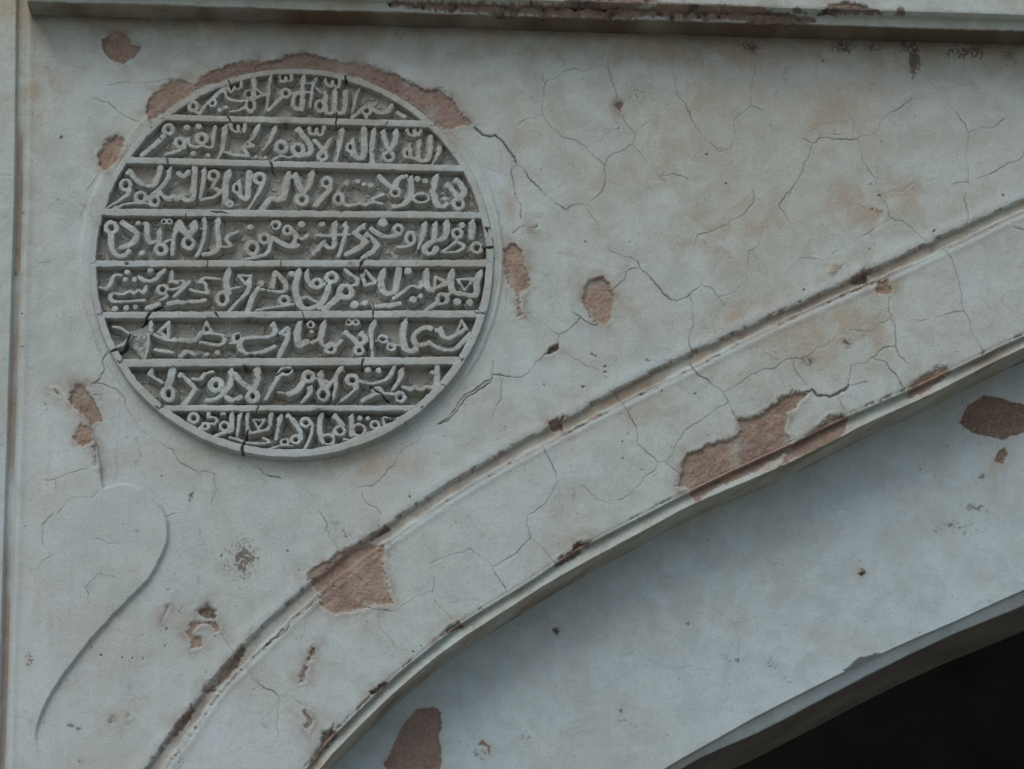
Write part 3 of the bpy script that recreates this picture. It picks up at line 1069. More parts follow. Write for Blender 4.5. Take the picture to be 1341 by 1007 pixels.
def strip(name, rows, mat, parent, shade, patches=True):
    Uo, Vo, Yo = loft(rows, None)
    c = Cloud(Uo, Vo + (Yo - YB) * 150)
    bp, ow, de, to = do_patches(c, PATCHES)
    bk = sstep(-0.6, 1.0, bp) * (1.0 if patches else 0.0)
    n1 = fbm(Uo + Yo * 900, Vo - Yo * 700, 8, 3, 131)
    n2 = fbm(Uo + Yo * 900, Vo, 70, 3, 133)
    chip = np.clip(fbm(Uo, Vo, 22, 3, 137) - 0.32, 0, 1)
    Yo = Yo + n1 * 0.0006 + n2 * 0.0006 + bk * (0.002 + 0.002 * n1)
    Vo = Vo + n1 * 0.5 + n2 * 0.45 - bk * 1.2 * n1
    ck2 = do_cracks(c, CRACKS)
    cr = sstep(-0.6, 0.6, ck2) * 0.6
    at = shade(Uo, Vo, Yo, n1, n2)
    a = {'brick': np.maximum(bk, at.get('brick', 0) * np.ones_like(Yo)), 'tone': np.where(bp > -1, to, 0.35), 'stain': at.get('stain', 0.3) * np.ones_like(Yo), 'dark': np.maximum(cr, at.get('dark', 0) * np.ones_like(Yo)), 'soot': at.get('soot', 0.0) * np.ones_like(Yo), 'wash_highlight': np.zeros(1), 'ground': np.zeros_like(Yo)}
    sh = Sheet(Uo, Vo, Yo, a)
    if Uo[0, 0] > Uo[0, -1]:
        sh.q = sh.q[..., ::-1]
    o = sh.cut(name, np.ones(sh.q.shape[:2], bool), mat, parent)
    o.data.set_sharp_from_angle(angle=math.radians(50))
    return o


def lerp(a, b, t):
    return a + (b - a) * t


rows = [(RB - 4.0 * nB, YB + 0.012), (RB - 1.2 * nB, YB + 0.0045), (RB, YB + 0.0035), (RB + 0.8 * nB, YB + 0.006), (RB + 1.2 * nB, YB + 0.012), (RB + 1.6 * nB, 0.020)]
b2 = RB + 2.0 * nB
c2 = RC
rows += [(lerp(b2, c2, t), 0.0245 - 0.0115 * t) for t in (0, .12, .25, .38, .5, .62, .75, .88, .95)]
rows += [(c2, 0.0135)]


def sh_fillet(U, V, Y, n1, n2):
    return {'stain': np.clip(0.4 + 0.9 * n2, 0, 1), 'brick': np.clip(0.9 * n2 - 0.30, 0, 0.6)}


strip('fillet', rows, PLASTER, arch, sh_fillet)
rows = [(RC, 0.0135), (RC + 0.3 * nC, 0.0155)] + [(RC + 0.3 * nC, y) for y in np.linspace(0.019, 0.18, 40)]


def sh_soffit(U, V, Y, n1, n2):
    return {'stain': np.clip(0.75 + 0.6 * n2, 0, 1), 'soot': np.clip(0.04 + 0.5 * n2, 0, 0.35), 'brick': np.clip(1.2 * n2 - 0.35, 0, 0.5)}


strip('soffit', rows, PLASTER, arch, sh_soffit, False)

# inner arch face
inner = thing('inner_arch', 'smooth bluish white recessed inner arch with two brown bare patches', 'arch', (0, YI, 0))
RT = RC - 40 * nC
NR = 300
ts = np.linspace(0, 1, NR)
Ui = np.stack([lerp(RT[:, 0], RE[:, 0], t) for t in ts])
Vi = np.stack([lerp(RT[:, 1], RE[:, 1], t) for t in ts])
ci = Cloud(Ui, Vi)
Yi = YI + fbm(Ui, Vi, 220, 3, 201) * 0.004 + fbm(Ui, Vi, 50, 3, 202) * 0.0013 + fbm(Ui, Vi, 9, 2, 203) * 0.0003
bi, oi, di, ti = do_patches(ci, PATCH_IN, YI)
bki = sstep(-0.6, 1.0, bi)
Yi += di * 0.001 * sstep(-0.5, 3, bi) + bki * fbm(Ui, Vi, 7, 3, 204) * 0.0012
cki = do_cracks(ci, CRACKS_IN, YI)
cri = sstep(-0.7, 0.5, cki) * 0.34
Yi += cri * 0.002
sti = do_blobs(ci, [(870, 810, 60, 24, .55), (800, 835, 40, 18, .5), (880, 850, 14, 8, .6), (900, 790, 70, 24, .35), (1090, 840, 40, 20, .4), (1050, 690, 60, 20, .25), (1010, 760, 60, 30, .25), (730, 900, 40, 20, .2),
                    (1300, 620, 6, 30, .5), (960, 820, 30, 16, .4), (720, 860, 30, 10, .3), (690, 965, 20, 20, .35)], YI)
sti = np.clip(sti * (0.8 + 0.9 * fbm(Ui, Vi, 25, 4, 205)) + 0.5 * np.exp(-np.clip(-bi, 0, 60) / 5.0) * (bi < 0), 0, 1)
spi = do_blobs(ci, [(1285, 625, 12, 6, .5), (1280, 665, 20, 6, .6), (1250, 690, 40, 10, .45), (1205, 615, 4, 6, .6), (727, 825, 5, 6, .9), (900, 818, 5, 4, .5), (965, 865, 8, 4, .6), (1010, 868, 10, 10, .5), (813, 931, 3, 3, 1), (1130, 750, 5, 6, .9), (722, 937, 8, 5, .4), (690, 965, 8, 8, .5), (628, 985, 8, 8, .6), (820, 945, 24, 8, .35), (1035, 888, 20, 6, .35)], YI)
dki = sstep(0.2, 0.55, spi + 0.6 * fbm(Ui, Vi, 3, 2, 206) - 0.2) * 0.6
pv = np.full(Ui.shape, -9.0)
for _ in range(70):
    c = wp([(rng.uniform(560, 1350), rng.uniform(520, 1000))], YI)[0]
    add_capsules(ci, pv, np.array([c, c + rng.normal(0, 1, 2)]), np.array([.8, .5]), 3)
dki = np.maximum(dki, np.maximum(cri, sstep(-.6, .5, pv) * .6))
chipE = np.full(Ui.shape, -50.0)
add_poly(ci, chipE, wp(zp('N', P('405,500 440,478 480,440 500,430 525,428 560,418 600,408 600,450 480,530')), YI), 14)
ai = {'brick': bki, 'tone': np.where(bi > -1, ti, 0), 'stain': sti, 'dark': np.maximum(dki, sstep(-1, 1, chipE + 1.5 * fbm(Ui, Vi, 5, 2, 207)) * 0.8), 'soot': np.zeros_like(Yi), 'wash_highlight': np.zeros(1), 'ground': np.zeros_like(Yi)}
shi = Sheet(Ui, Vi, Yi, ai)
if Ui[0, 0] > Ui[0, -1]:
    shi.q = shi.q[..., ::-1]
fi = oi[:-1, :-1]
shi.cut('arch_face', fi < 0, INNER, inner)
for i, row in enumerate(PATCH_IN):
    if (fi == i).sum() > 8:
        shi.cut('exposed_patch', fi == i, INNER, inner, row[4])
rows = [(RE - 3 * nE, YI + 0.012), (RE - 1.0 * nE, YI + 0.003), (RE, YI + 0.002), (RE + 0.8 * nE, YI + 0.005), (RE + 1.2 * nE, YI + 0.012)]
e2 = RE + 1.6 * nE
rows += [(lerp(e2, RF, t), lerp(YI + 0.016, YK, t)) for t in (0, .2, .4, .6, .8, .95)] + [(RF, YK + 0.002)]
strip('fillet', rows, INNER, inner, lambda U, V, Y, a, b: {'stain': np.clip(0.15 + 0.5 * b, 0, 1)}, False)
rows = [(RF, YK + 0.002), (RF + 0.3 * nF, YK + 0.006)] + [(RF + 0.3 * nF, y) for y in np.linspace(YK + 0.012, 0.55, 40)]
SOFFIT_GREY = plain('grey_soffit', (0.20, 0.19, 0.165), 6.0)  # one darker grey over the whole inner soffit
strip('soffit', rows, SOFFIT_GREY, inner, lambda U, V, Y, a, b: {}, False)

# ================================================================== STRING COURSE along the top
course = thing('string_course', 'weathered projecting plaster string course with a dark broken underside along the top', 'moulding', (0, 0, ZC + 1.0))
PJ = 0.11
bl = wp([(150, 20), (500, 27), (900, 40), (1341, 59)], 0.0)
v_bot = float(np.mean(bl[:, 1])) + 4.0
fl = wp([(540, 13), (1000, 29), (1341, 41)], -PJ)
v_low = float(np.mean(fl[:, 1]))
fu_ = wp([(560, 1), (1000, 18), (1341, 33)], -PJ)
v_up = float(np.mean(fu_[:, 1]))
u_end = float(wp([(35.0, 12)], -PJ)[0][0])     # the course dies against the pilaster
uc = spaced(-1250, -720, 720, 1200, 1.3, 12)
uc = np.concatenate([[u_end, u_end + 0.5], uc[uc > u_end + 1]])
prof = [(v_bot + 6, 0.012), (v_bot + 2, 0.002)]
for t in np.linspace(0, 1, 14):
    a = t * math.pi / 2
    prof.append((lerp(v_bot, v_low + 3.5, math.sin(a)), -PJ * 0.82 * (1 - math.cos(a))))
prof += [(v_low + 1.5, -PJ * 0.9), (v_low + 0.6, -PJ)]
prof += [(lerp(v_low, v_up, t), -PJ - 0.0005 * i) for i, t in enumerate((0, .2, .4, .6, .8, 1.0))]
prof += [(v_up - 0.6, -PJ - 0.006), (v_up - 0.9, -PJ - 0.02), (v_up - 1.0, -PJ - 0.036), (v_up - 1.6, -PJ - 0.042), (v_up - 3.5, -PJ - 0.043)]
npro = len(prof)
prof_top = [(v_up - 3.5 - k * 1.5, -PJ - 0.0435) for k in range(1, 60)] + [(v_up - 95 - 15 * k, -PJ - 0.0435) for k in range(1, 25)]


def course_sheet(prof, seed):
    Uc = np.stack([uc for _ in prof])
    Vc = np.stack([np.full(len(uc), p[0]) for p in prof])
    Yc = np.stack([np.full(len(uc), p[1]) for p in prof])
    n1 = fbm(Uc, Vc + Yc * 300, 9, 3, seed)
    n2 = fbm(Uc, Vc * 2, 60, 3, seed + 1)
    return Uc, Vc, Yc, n1, n2


Uc, Vc, Yc, n1, n2 = course_sheet(prof, 301)
# projected look-up so the broken places land on the fillet
cl = Cloud(Uc, Vc + (Yc + PJ) * 150)
bc, oc, dc, tc = do_patches(cl, PATCH_COR, -PJ)
n3 = fbm(Uc, Vc, 260, 2, 309)
brk = sstep(-0.5, 1.5, bc)
hold = np.ones_like(Yc)
hold[-3:] = 0
n1 = fbm(Uc, Vc + Yc * 150, 9, 3, 301)
Yc = Yc + hold * brk * (dc * 0.001 + 0.008 * n1) + n1 * 0.0014
Vc = Vc + hold * (n2 * 0.9 + n1 * 0.7 + brk * n1 * 2)
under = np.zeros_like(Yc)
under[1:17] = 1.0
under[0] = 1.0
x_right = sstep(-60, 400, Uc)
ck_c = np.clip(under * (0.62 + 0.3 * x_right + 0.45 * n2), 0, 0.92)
ac = {'brick': np.maximum(brk * 0.9, np.clip(under * (n3 * 1.2 + 0.1), 0, 0.45)), 'tone': np.where(bc > -1, tc, 0.5), 'stain': np.clip(0.25 + 0.6 * n2 + under * 0.6, 0, 1), 'dark': np.clip(brk * (n1 * 1.6 - 0.2), 0, 0.8) + 0 * Yc, 'soot': ck_c, 'wash_highlight': np.zeros(1), 'ground': np.zeros_like(Yc)}
shc = Sheet(Uc, Vc, Yc, ac)
shc.q = shc.q[..., ::-1]
fr = np.zeros(shc.q.shape[:2], int)
fr[:17] = 1
fr[17:] = 2
o = shc.cut('underside', fr == 1, PLASTER, course)
o.data.set_sharp_from_angle(angle=math.radians(45))
o = shc.cut('fillet', fr == 2, PLASTER, course)
o.data.set_sharp_from_angle(angle=math.radians(45))
end_pts = [(u_end * S, p[1], ZC - p[0] * S) for p in prof] + [(u_end * S, 0.02, ZC - prof[-1][0] * S), (u_end * S, 0.02, ZC - prof[0][0] * S)]
eme = bpy.data.meshes.new('end_face')
ey = (u_end * S, 0.0, ZC + 1.0)
eme.from_pydata([tuple(a - b for a, b in zip(q, ey)) for q in end_pts], [], [tuple(range(len(end_pts)))])
link('end_face', eme, PLASTER, course, None, ey)
frieze = thing('upper_wall', 'strip of pale plaster wall above the string course at the top edge', 'wall', (0, -PJ, ZC + 1.1))
Uc, Vc, Yc, n1, n2 = course_sheet([prof[-1]] + prof_top, 311)
cl = Cloud(Uc, Vc)
bc, oc, dc, tc = do_patches(cl, PATCH_COR, -PJ - 0.043)
brk = sstep(-0.5, 1.5, bc)
ckk = do_cracks(cl, '''Y 1.0 455,0 435,22 420,40
Y 1.0 545,0 555,22
Y 1.0 442,0 445,44
Y 0.9 335,0 325,20
Y 1.0 90,-10 110,10''', -PJ - 0.043)
cr = sstep(-0.6, 0.5, ckk) * 0.7
Yc = Yc + (brk * (0.006 + 0.004 * n1) + 0.0006 * n1) * np.minimum(np.arange(len(Yc)) / 3.0, 1)[:, None]
ac = {'brick': brk, 'tone': np.where(bc > -1, tc, 0.5), 'stain': np.clip(0.2 + 0.5 * n2, 0, 1), 'dark': np.maximum(cr, np.clip(brk * n1 * 1.4, 0, 0.8)), 'soot': np.zeros_like(Yc), 'wash_highlight': np.zeros(1), 'ground': np.zeros_like(Yc)}
shf = Sheet(Uc, Vc, Yc, ac)
shf.q = shf.q[..., ::-1]
shf.cut('wall_face', np.ones(shf.q.shape[:2], bool), PLASTER, frieze)
zb, zt_ = ZC - prof[-1][0] * S, ZC - prof_top[-1][0] * S
sme = bpy.data.meshes.new('side_face')
sme.from_pydata([(0, -PJ - 0.043, zb - ZC), (0, 0.02, zb - ZC), (0, 0.02, zt_ - ZC), (0, -PJ - 0.043, zt_ - ZC)], [], [(0, 1, 2, 3)])
link('side_face', sme, PLASTER, frieze, None, (u_end * S, 0, ZC))

# ================================================================== DARK ROOM BEHIND THE ARCH
DARK = plain('dark_interior', (0.17, 0.17, 0.155), 4.0)
x0, x1, y0, y1, zt = us[0] * S, us[-1] * S, 0.02, 5.5, ZC - vs[0] * S
zt = ZC - (v_up - 95 - 360) * S
rme = bpy.data.meshes.new('interior_room')
rme.from_pydata([(x0, y0, 0.01), (x1, y0, 0.01), (x1, y1, 0.01), (x0, y1, 0.01), (x0, -PJ - 0.041, zt), (x1, -PJ - 0.041, zt), (x1, y1, zt), (x0, y1, zt)], [],
                [(1, 2, 6, 5), (2, 3, 7, 6), (3, 0, 4, 7), (4, 5, 6, 7), (0, 1, 2, 3)])
rm = link('interior_room', rme, DARK)
rm['kind'] = 'structure'
# lower wall below the modelled stretch, left of the opening
zl = ZC - vs[-1] * S
lme = bpy.data.meshes.new('lower_wall')
xl = cB[:, 0].min() * S
lme.from_pydata([(x0, 0.004, 0), (xl, 0.004, 0), (xl, 0.004, zl), (x0, 0.004, zl), (xl, 0.55, 0), (xl, 0.55, zl)], [], [(0, 1, 2, 3), (1, 4, 5, 2)])
link('lower_wall', lme, PLASTER, wall)

# ================================================================== CARVED MEDALLION
LINES = [
 [('1a', 'o45:185,388,45,45 s48>30:195,428 220,448 245,470'),
  ('1a', 's45:500,205 400,290 320,370 255,455|o35:380,350,36,36|s45:500,215 525,285 580,320 680,335 790,318 880,285 965,255|s56:815,95 812,200 805,300|o45:775,385,46,58|s40:735,395 700,405 650,430 570,445|o34:755,262,36,42|s34:840,215 900,265|s46>24:985,80 965,210 955,320 940,440'),
  ('1a', 's34:538,160 548,215 585,240 612,190|s34:612,200 640,215 678,200 680,140'),
  ('1a', 'd:455,425,24|d:520,400,26'),
  ('1a', 's34:1080,72 1090,125 1130,140 1140,95|s34:1140,110 1160,132 1200,120 1196,70'),
  ('1a', 'o45:1140,255,42,42|s52>36:1105,290 1040,350 960,440|s42:1180,260 1250,245 1330,245|o48:1268,340,54,82|s40:1205,385 1235,400'),
  ('1b', 's52:65,70 52,200 48,330 40,420|s36:0,245 90,240 165,250|s32:20,155 90,150 170,150|s46>22:190,98 160,170 140,300 130,400'),
  ('1b', 's30:195,200 240,245|o40:230,385,44,58|s50:290,230 288,320 285,410 300,455 340,465 378,440|s54:388,215 385,330 382,440|s50:382,440 420,465 470,455 490,400 495,300 495,235'),
  ('1b', 's38>20:635,210 600,300 590,370 570,450'),
  ('1b', 's36:288,105 300,165 345,185 360,130|s36:360,150 375,178 425,188 440,110'),
  ('1b', 'o42:715,432,42,42|s46:700,375 650,430 570,500|s46:735,380 790,430 850,458 930,445 972,380|s40:715,470 715,500'),
  ('1b', 's48:1030,455 1105,500')],
 [('2a', 'o38:298,112,34,34|s44:262,165 180,245 100,305'),
  ('2a', 'o36:383,215,34,34|s32:425,220 415,255 360,280 280,305|s28:430,212 452,190'),
  ('2a', 'o38:552,183,36,36|s32:450,180 458,228 500,250 550,235|s32:560,232 600,250 638,235 645,160 655,95'),
  ('2a', 's44>20:735,85 720,190 705,280 670,340'),
  ('2a', 'd:440,97,29|d:527,90,27'), ('2a', 'd:490,300,25|d:595,310,22'),
  ('2a', 's30:770,62 785,115 820,128 830,85|s30:830,95 845,128 872,130 880,72'),
  ('2a', 's42:985,82 965,130 948,168|l30:935,188 905,210 945,240 868,250 905,315 800,310 735,285'),
  ('2a', 's44>20:1112,95 1080,190 1025,270'), ('2a', 'd:965,325,18|d:1035,330,18'),
  ('2a', 'o40:1157,248,38,40|o40:1288,265,40,40|s28:1085,355 1150,312 1200,322 1260,315 1345,315'),
  ('2b', 's46:10,100 40,160 85,215 105,260 80,300 0,312'),
  ('2b', 's30:90,92 97,142 132,152 147,110|s30:147,120 160,152 190,150 200,92'),
  ('2b', 's38:128,195 180,250 215,278|s38:252,188 215,250 170,300|o30:190,315,34,32'),
  ('2b', 's44>28:345,100 325,220 295,355'),
  ('2b', 'o32:405,252,26,34|s34:425,185 432,290|s46:430,285 450,330 490,330 510,290 510,115|s28:375,275 425,292'),
  ('2b', 's42:585,110 570,230 570,360'),
  ('2b', 's38:655,120 665,190 695,265|s44:755,115 750,200 710,270|o36:692,318,36,34'),
  ('2b', 's30:838,105 850,150 890,158 893,120|s30:893,130 920,158 942,112'),
  ('2b', 'o28:838,290,26,30|s32:862,220 860,315|s36:930,190 922,335|s34:822,325 880,328 920,345|s42:920,340 960,355 1000,320 1015,170'),
  ('2b', 's44>20:1087,245 1070,310 1030,375')],
 [('3a', 'o32:180,190,32,32|s42>20:208,200 195,250 130,300 55,345'),
  ('3a', 's38:205,92 250,155 310,195 360,195 395,150 415,75'),
  ('3a', 's38>28:482,82 465,150 430,195 395,225|s28:400,225 350,265 325,285|o34:283,275,32,32|o34:377,298,30,32|s28:105,348 200,315 330,315|s38:400,230 430,265 480,288 503,262 525,290 555,265 585,295 630,288 640,230 648,75'),
  ('3a', 's36:535,112 575,135 605,105'),
  ('3a', 's38>24:712,80 705,170 685,275|l30:800,150 760,208 830,237 770,275 690,290|o32:775,130,32,32'),
  ('3a', 's44:878,95 855,180 857,310|o24:880,318,24,18'),
  ('3a', 'o28:932,213,24,30|s28:952,155 955,240|s38:945,250 975,285 1005,270 1018,105'),
  ('3a', 'o33:1085,145,33,32|s42>20:1112,165 1080,240 1012,350'),
  ('3a', 's42:1282,108 1265,200 1250,280 1200,292 1160,285 1105,350'),
  ('3b', 's44:38,115 60,190 92,250|s46>28:152,100 135,190 95,245|o36:80,290,36,34'),
  ('3b', 'o33:248,172,31,32|s38:278,190 250,240 175,330'),
  ('3b', 'd:385,175,25|d:455,165,22|d:500,185,19'), ('3b', 'd:545,195,22'),
  ('3b', 'o30:327,285,28,38|s30:325,235 327,250|s30:355,310 390,332 440,325 480,318 510,332 560,308 625,320'),
  ('3b', 's34:560,285 625,258'),
  ('3b', 's38:605,135 650,180 692,212|s40:782,130 735,150 708,208|o30:712,240,30,30'),
  ('3b', 's38:815,138 818,250 780,312 705,338|o26:885,280,52,32'),
  ('3b', 'd:860,150,25|d:915,165,22'),
  ('3b', 's42:990,125 970,220 985,310 1020,337 1058,322'), ('3b', 'd:1045,285,20'),
  ('3b', 's38:1068,178 1110,240 1142,280|s42:1125,148 1175,235 1142,288|o34:1137,318,33,34')],
 [('4a', 'o36:130,113,34,34|s36:130,145 130,220 160,290 200,300 242,268'),
  ('4a', 's42:205,80 260,120 297,165 270,212 195,242'), ('4a', 'd:305,85,20'), ('4a', 'd:328,280,22'),
  ('4a', 's36:345,88 362,95 365,150 378,208 412,205'),
  ('4a', 'o16:472,74,15,15|o16:508,74,15,15'),
  ('4a', 's32:450,122 440,210|o32:453,253,34,32|s26:482,205 522,190|s38>26:555,105 535,210 530,285'),
  ('4a', 's48:575,72 590,120 630,165|s48:672,78 670,120 632,168|o34:632,213,34,34'),
  ('4a', 's28:737,55 740,130 720,230 685,300|s20:712,120 742,132'),
  ('4a', 's38:827,55 825,140 830,220 800,270 728,288|s26:830,235 880,240 908,230 882,200 888,170 950,142'),
  ('4a', 'd:1035,110,24'),
  ('4a', 'o34:1045,245,38,40|s28:995,318 1080,300 1150,270 1168,200|o30:1125,185,30,28'),
  ('4a', 'o26:1200,97,26,24|s36:1180,180 1240,215 1300,240 1345,228'), ('4a', 'o26:1275,130,26,26'),
  ('4b', 's32:15,130 42,180 20,228|s28:42,180 90,190 115,165'), ('4b', 'd:75,95,25'), ('4b', 'd:210,90,22'),
  ('4b', 's36:297,72 285,160 292,220 265,245 228,222|s28:175,165 240,168 300,165 385,160|s28:225,200 155,285'),
  ('4b', 's30>26:360,82 365,150 350,200 318,298'),
  ('4b', 'l38:482,95 420,150 497,207 430,260 368,287'), ('4b', 'l38:500,150 570,225 540,270 475,312'),
  ('4b', 's38:530,125 590,165 650,172 712,155|o27:705,122,26,26'), ('4b', 'd:605,80,34'),
  ('4b', 'o30:785,180,28,38|s28:805,215 760,235 702,238'),
  ('4b', 's42>22:882,75 865,160 835,250'),
  ('4b', 's40:947,78 940,180|s40:1022,65 1015,160 985,190 930,202 880,240 878,275 920,287 952,250'),
  ('4b', 'd:1120,98,22'), ('4b', 'o28:1088,152,30,28|s28:1085,205 1132,235 1090,265 1005,278|s26:1075,212 990,270'),
  ('4b', 's38:1190,72 1180,180|o32:1213,245,32,32')],
 [('5a', 's28:195,102 150,100 130,150 100,185 58,180'), ('5a', 'd:235,78,21|d:222,125,20|d:282,125,20'), ('5a', 'd:385,65,20'),
  ('5a', 's32:310,108 350,135 410,130 450,90 478,65'),
  ('5a', 's28:360,172 342,212 310,200 280,217 250,200 200,222 150,213 122,230 140,265 220,272 345,260'),
  ('5a', 'd:155,315,22|d:228,310,20|d:287,305,17'),
  ('5a', 's32:525,62 525,130 565,148|s26:510,142 580,132 602,150 560,188 508,195|o28:463,193,30,28|s25:492,205 490,240 450,257'),
  ('5a', 's28:640,140 590,195 540,237|s26:640,190 690,205 765,217|s28:760,215 740,150 708,142 740,115 832,125'),
  ('5a', 's40:500,285 560,272|s40:580,275 660,272|s40:680,272 742,265'), ('5a', 's38:365,310 440,287'),
  ('5a', 's42:897,62 880,150 895,212|o30:855,250,35,42|s24:890,190 965,175'),
  ('5a', 'l28:958,100 1040,100 1005,155 960,105|s36>20:1035,130 1010,210 895,330'),
  ('5a', 's36:1092,170 1050,240 1018,330'),
  ('5a', 's34:1195,72 1180,175|s30:1195,75 1265,160 1240,207 1110,190'), ('5a', 'd:1105,150,26'),
  ('5a', 'o26:1255,260,30,26|s24:1075,328 1200,302 1315,285'),
  ('5b', 's42:62,60 40,160 45,240 90,312 185,298|l25:70,245 112,240 205,292'), ('5b', 'd:12,92,24'),
  ('5b', 's34:117,62 110,110 130,155 170,182 222,158|o26:175,150,28,26'),
  ('5b', 'o30:272,115,36,30|s42:258,160 220,260 188,305'),
  ('5b', 's30:358,62 400,100 442,130 430,162|o42:362,207,40,38|s30:395,170 442,155|s46:315,240 225,325'),
  ('5b', 'l28:485,85 495,70 557,145 490,167 470,100'), ('5b', 'd:420,290,30|d:487,280,22'),
  ('5b', 's42:612,60 590,140 610,212 650,217 690,190 707,65'), ('5b', 'd:768,75,27'),
  ('5b', 's30:675,250 740,205 790,172 845,182 857,145|s38:892,65 885,150 910,202 950,187 1012,160|l26:940,180 945,110 1022,150 940,185'),
  ('5b', 's38:560,305 630,297|s38:640,300 715,285'), ('5b', 'd:800,260,26|d:852,237,21'),
  ('5b', 's42:1057,65 1045,140 1060,207 1110,222|l25:1085,127 1192,125 1135,197 1090,130|s40:1242,70 1215,140 1210,222 1150,227 1100,215|o32:993,253,34,32|s30:962,275 885,325|s28:1020,232 1052,215'),
  ('5b', 'd:1087,270,26|d:1168,278,26')],
 [('6a', 'p:215,150 355,75 350,160 330,310 300,310 225,230 190,205|l32:342,155 330,240 318,320|s22:90,108 150,125 208,165|s30:215,170 180,222 125,248|s28:355,75 352,155'),
  ('6a', 'l26:475,85 405,150 470,187 475,85|s30:375,170 470,207 560,207 650,210 690,160|d:505,205,22|d:555,205,22|d:605,205,22|l24:725,82 700,155 762,150 725,85|s29:690,160 820,167 850,197 820,237 685,220'),
  ('6a', 's34:385,270 450,282 495,290'), ('6a', 's32:555,312 600,280 645,302|d:730,300,20|d:800,290,22'),
  ('6a', 'o26:935,190,25,28|s24:885,225 955,225|s36:1180,88 1190,150 1140,187 980,195 953,250 990,292 1080,292 1185,248'),
  ('6a', 'l27:1280,122 1225,160 1277,177 1285,125|s40>30:1287,165 1255,240 1215,315'),
  ('6b', 's50:70,85 50,160 65,237 112,215'), ('6b', 's20:140,75 165,100 140,125 115,100 140,75|d:145,150,18'), ('6b', 's34:148,222 192,205'),
  ('6b', 's38:237,78 215,160 215,227 262,250|o32:275,262,32,30|s28:308,252 352,212'),
  ('6b', 'o20:397,84,20,18|o20:443,84,20,18'),
  ('6b', 's38:378,155 420,190 468,235|s37:485,148 515,205 468,238|o28:467,275,28,26'),
  ('6b', 's46>20:570,80 550,160 560,315'),
  ('6b', 'o25:628,195,28,22|s24:585,208 662,222|o23:685,250,26,22|s23:690,240 755,240|s44:777,75 765,170 775,252 810,282 855,265'),
  ('6b', 's40:942,120 890,132 838,180 850,232 900,237 938,222'), ('6b', 'd:950,128,22|d:985,140,16'),
  ('6b', 's38:1018,125 1030,175 1070,192 1120,170 1162,150|l27:1160,72 1135,140 1192,130 1160,75|s35:948,232 1010,265 1090,272 1150,232 1215,162')],
 [('7a', 's50>28:230,80 225,118 310,172|s55:392,58 375,150 358,195|o42:358,258,42,48'),
  ('7a', 'l44:452,103 568,217 478,342'), ('7a', 's34:542,143 600,152 640,105 695,93'),
  ('7a', 'o48:720,195,43,42|s42:837,75 830,180 800,227 740,287 655,312'),
  ('7a', 's46:800,290 850,312 905,285'),
  ('7a', 's45:862,118 920,175 985,228|s48:1037,60 1035,160 1005,222|o40:1000,280,40,38'),
  ('7a', 's52>28:1212,95 1170,180 1098,305|o30:1255,88,44,32|s28:1195,250 1270,257 1345,228'),
  ('7b', 'o40:143,132,40,38|s46:105,162 60,230 -5,262|s40:170,140 230,152 282,170|s46:240,92 240,170 262,212|s38:332,150 290,212|o38:255,265,38,42'),
  ('7b', 's42>20:160,198 150,260 85,330'), ('7b', 's50>22:402,55 355,130 350,220 328,315'),
  ('7b', 'o39:472,155,38,38|s50>20:512,180 480,250 365,335'),
  ('7b', 's34:538,165 600,182 690,172 760,130 797,50'), ('7b', 'd:597,80,28|d:680,80,26'),
  ('7b', 's48>26:857,75 840,150 780,230'),
  ('7b', 's37:555,312 640,265 720,257 805,265|s36:638,232 680,215 702,248|o33:843,283,34,32'),
  ('7b', 's42:868,210 920,227 960,203 1000,232 1040,203 1090,217 1120,180 1127,55|s38:1085,95 1125,110')],
 [('8a', 'o46:270,130,48,46'),
  ('8a', 'l42:425,70 420,120 500,130 512,165 490,195 380,185 318,255|o34:388,215,38,34'), ('8a', 'd:575,82,30'),
  ('8a', 's48:672,70 665,180 660,257 570,287 455,330|o37:590,215,45,42'),
  ('8a', 's50>26:757,85 740,190 718,315'), ('8a', 's48>34:832,85 825,170 830,255'),
  ('8a', 'l33:890,150 1002,150 940,237 888,150|s44:835,277 920,270 1000,257 1050,222 1072,95'),
  ('8a', 's38:645,330 740,352 830,382 960,387 1055,375|s36:990,330 1042,352'),
  ('8a', 's60>34:1172,105 1150,200 1122,345'),
  ('8a', 'o34:1212,375,38,32|s30:1045,447 1150,420 1305,415'),
  ('8b', 's50:-15,85 60,190 115,272 112,335|o42:62,348,46,42'),
  ('8b', 'o43:165,172,48,42|s48>26:227,170 225,280 190,380 148,455'),
  ('8b', 's53:337,85 310,170 320,330 345,392|o35:390,350,64,50|s27:455,290 450,425'),
  ('8b', 's55:470,92 505,150 545,205|o43:515,258,50,44'),
  ('8b', 's50:640,98 640,295|o36:715,250,64,60|s36:555,345 640,347 765,290'), ('8b', 'd:725,125,31|d:805,130,30'),
  ('8b', 'o35:878,195,42,36|s35:932,215 870,255 805,288'),
  ('8b', 'l36:970,182 960,125 1060,127 1128,128 1000,202 895,252')],
]
DIV = [((215, 149.5), (215, 158.5), (555, 157.5), (555, 168)), ((165, 205.0), (165, 215.0), (600, 216), (600, 226)), ((140, 272.5), (140, 283.5), (625, 277), (625, 287.5)),
       ((125, 340.3), (125, 350.5), (640, 339.5), (640, 350)), ((140, 407.5), (140, 417.6), (622, 405.4), (622, 416.6)), ((172, 469), (172, 481), (600, 466), (600, 477.7)), ((228, 529), (228, 538.6), (545, 529), (545, 538.2))]
ORD = ['first', 'second', 'third', 'fourth', 'fifth', 'sixth', 'seventh', 'eighth']

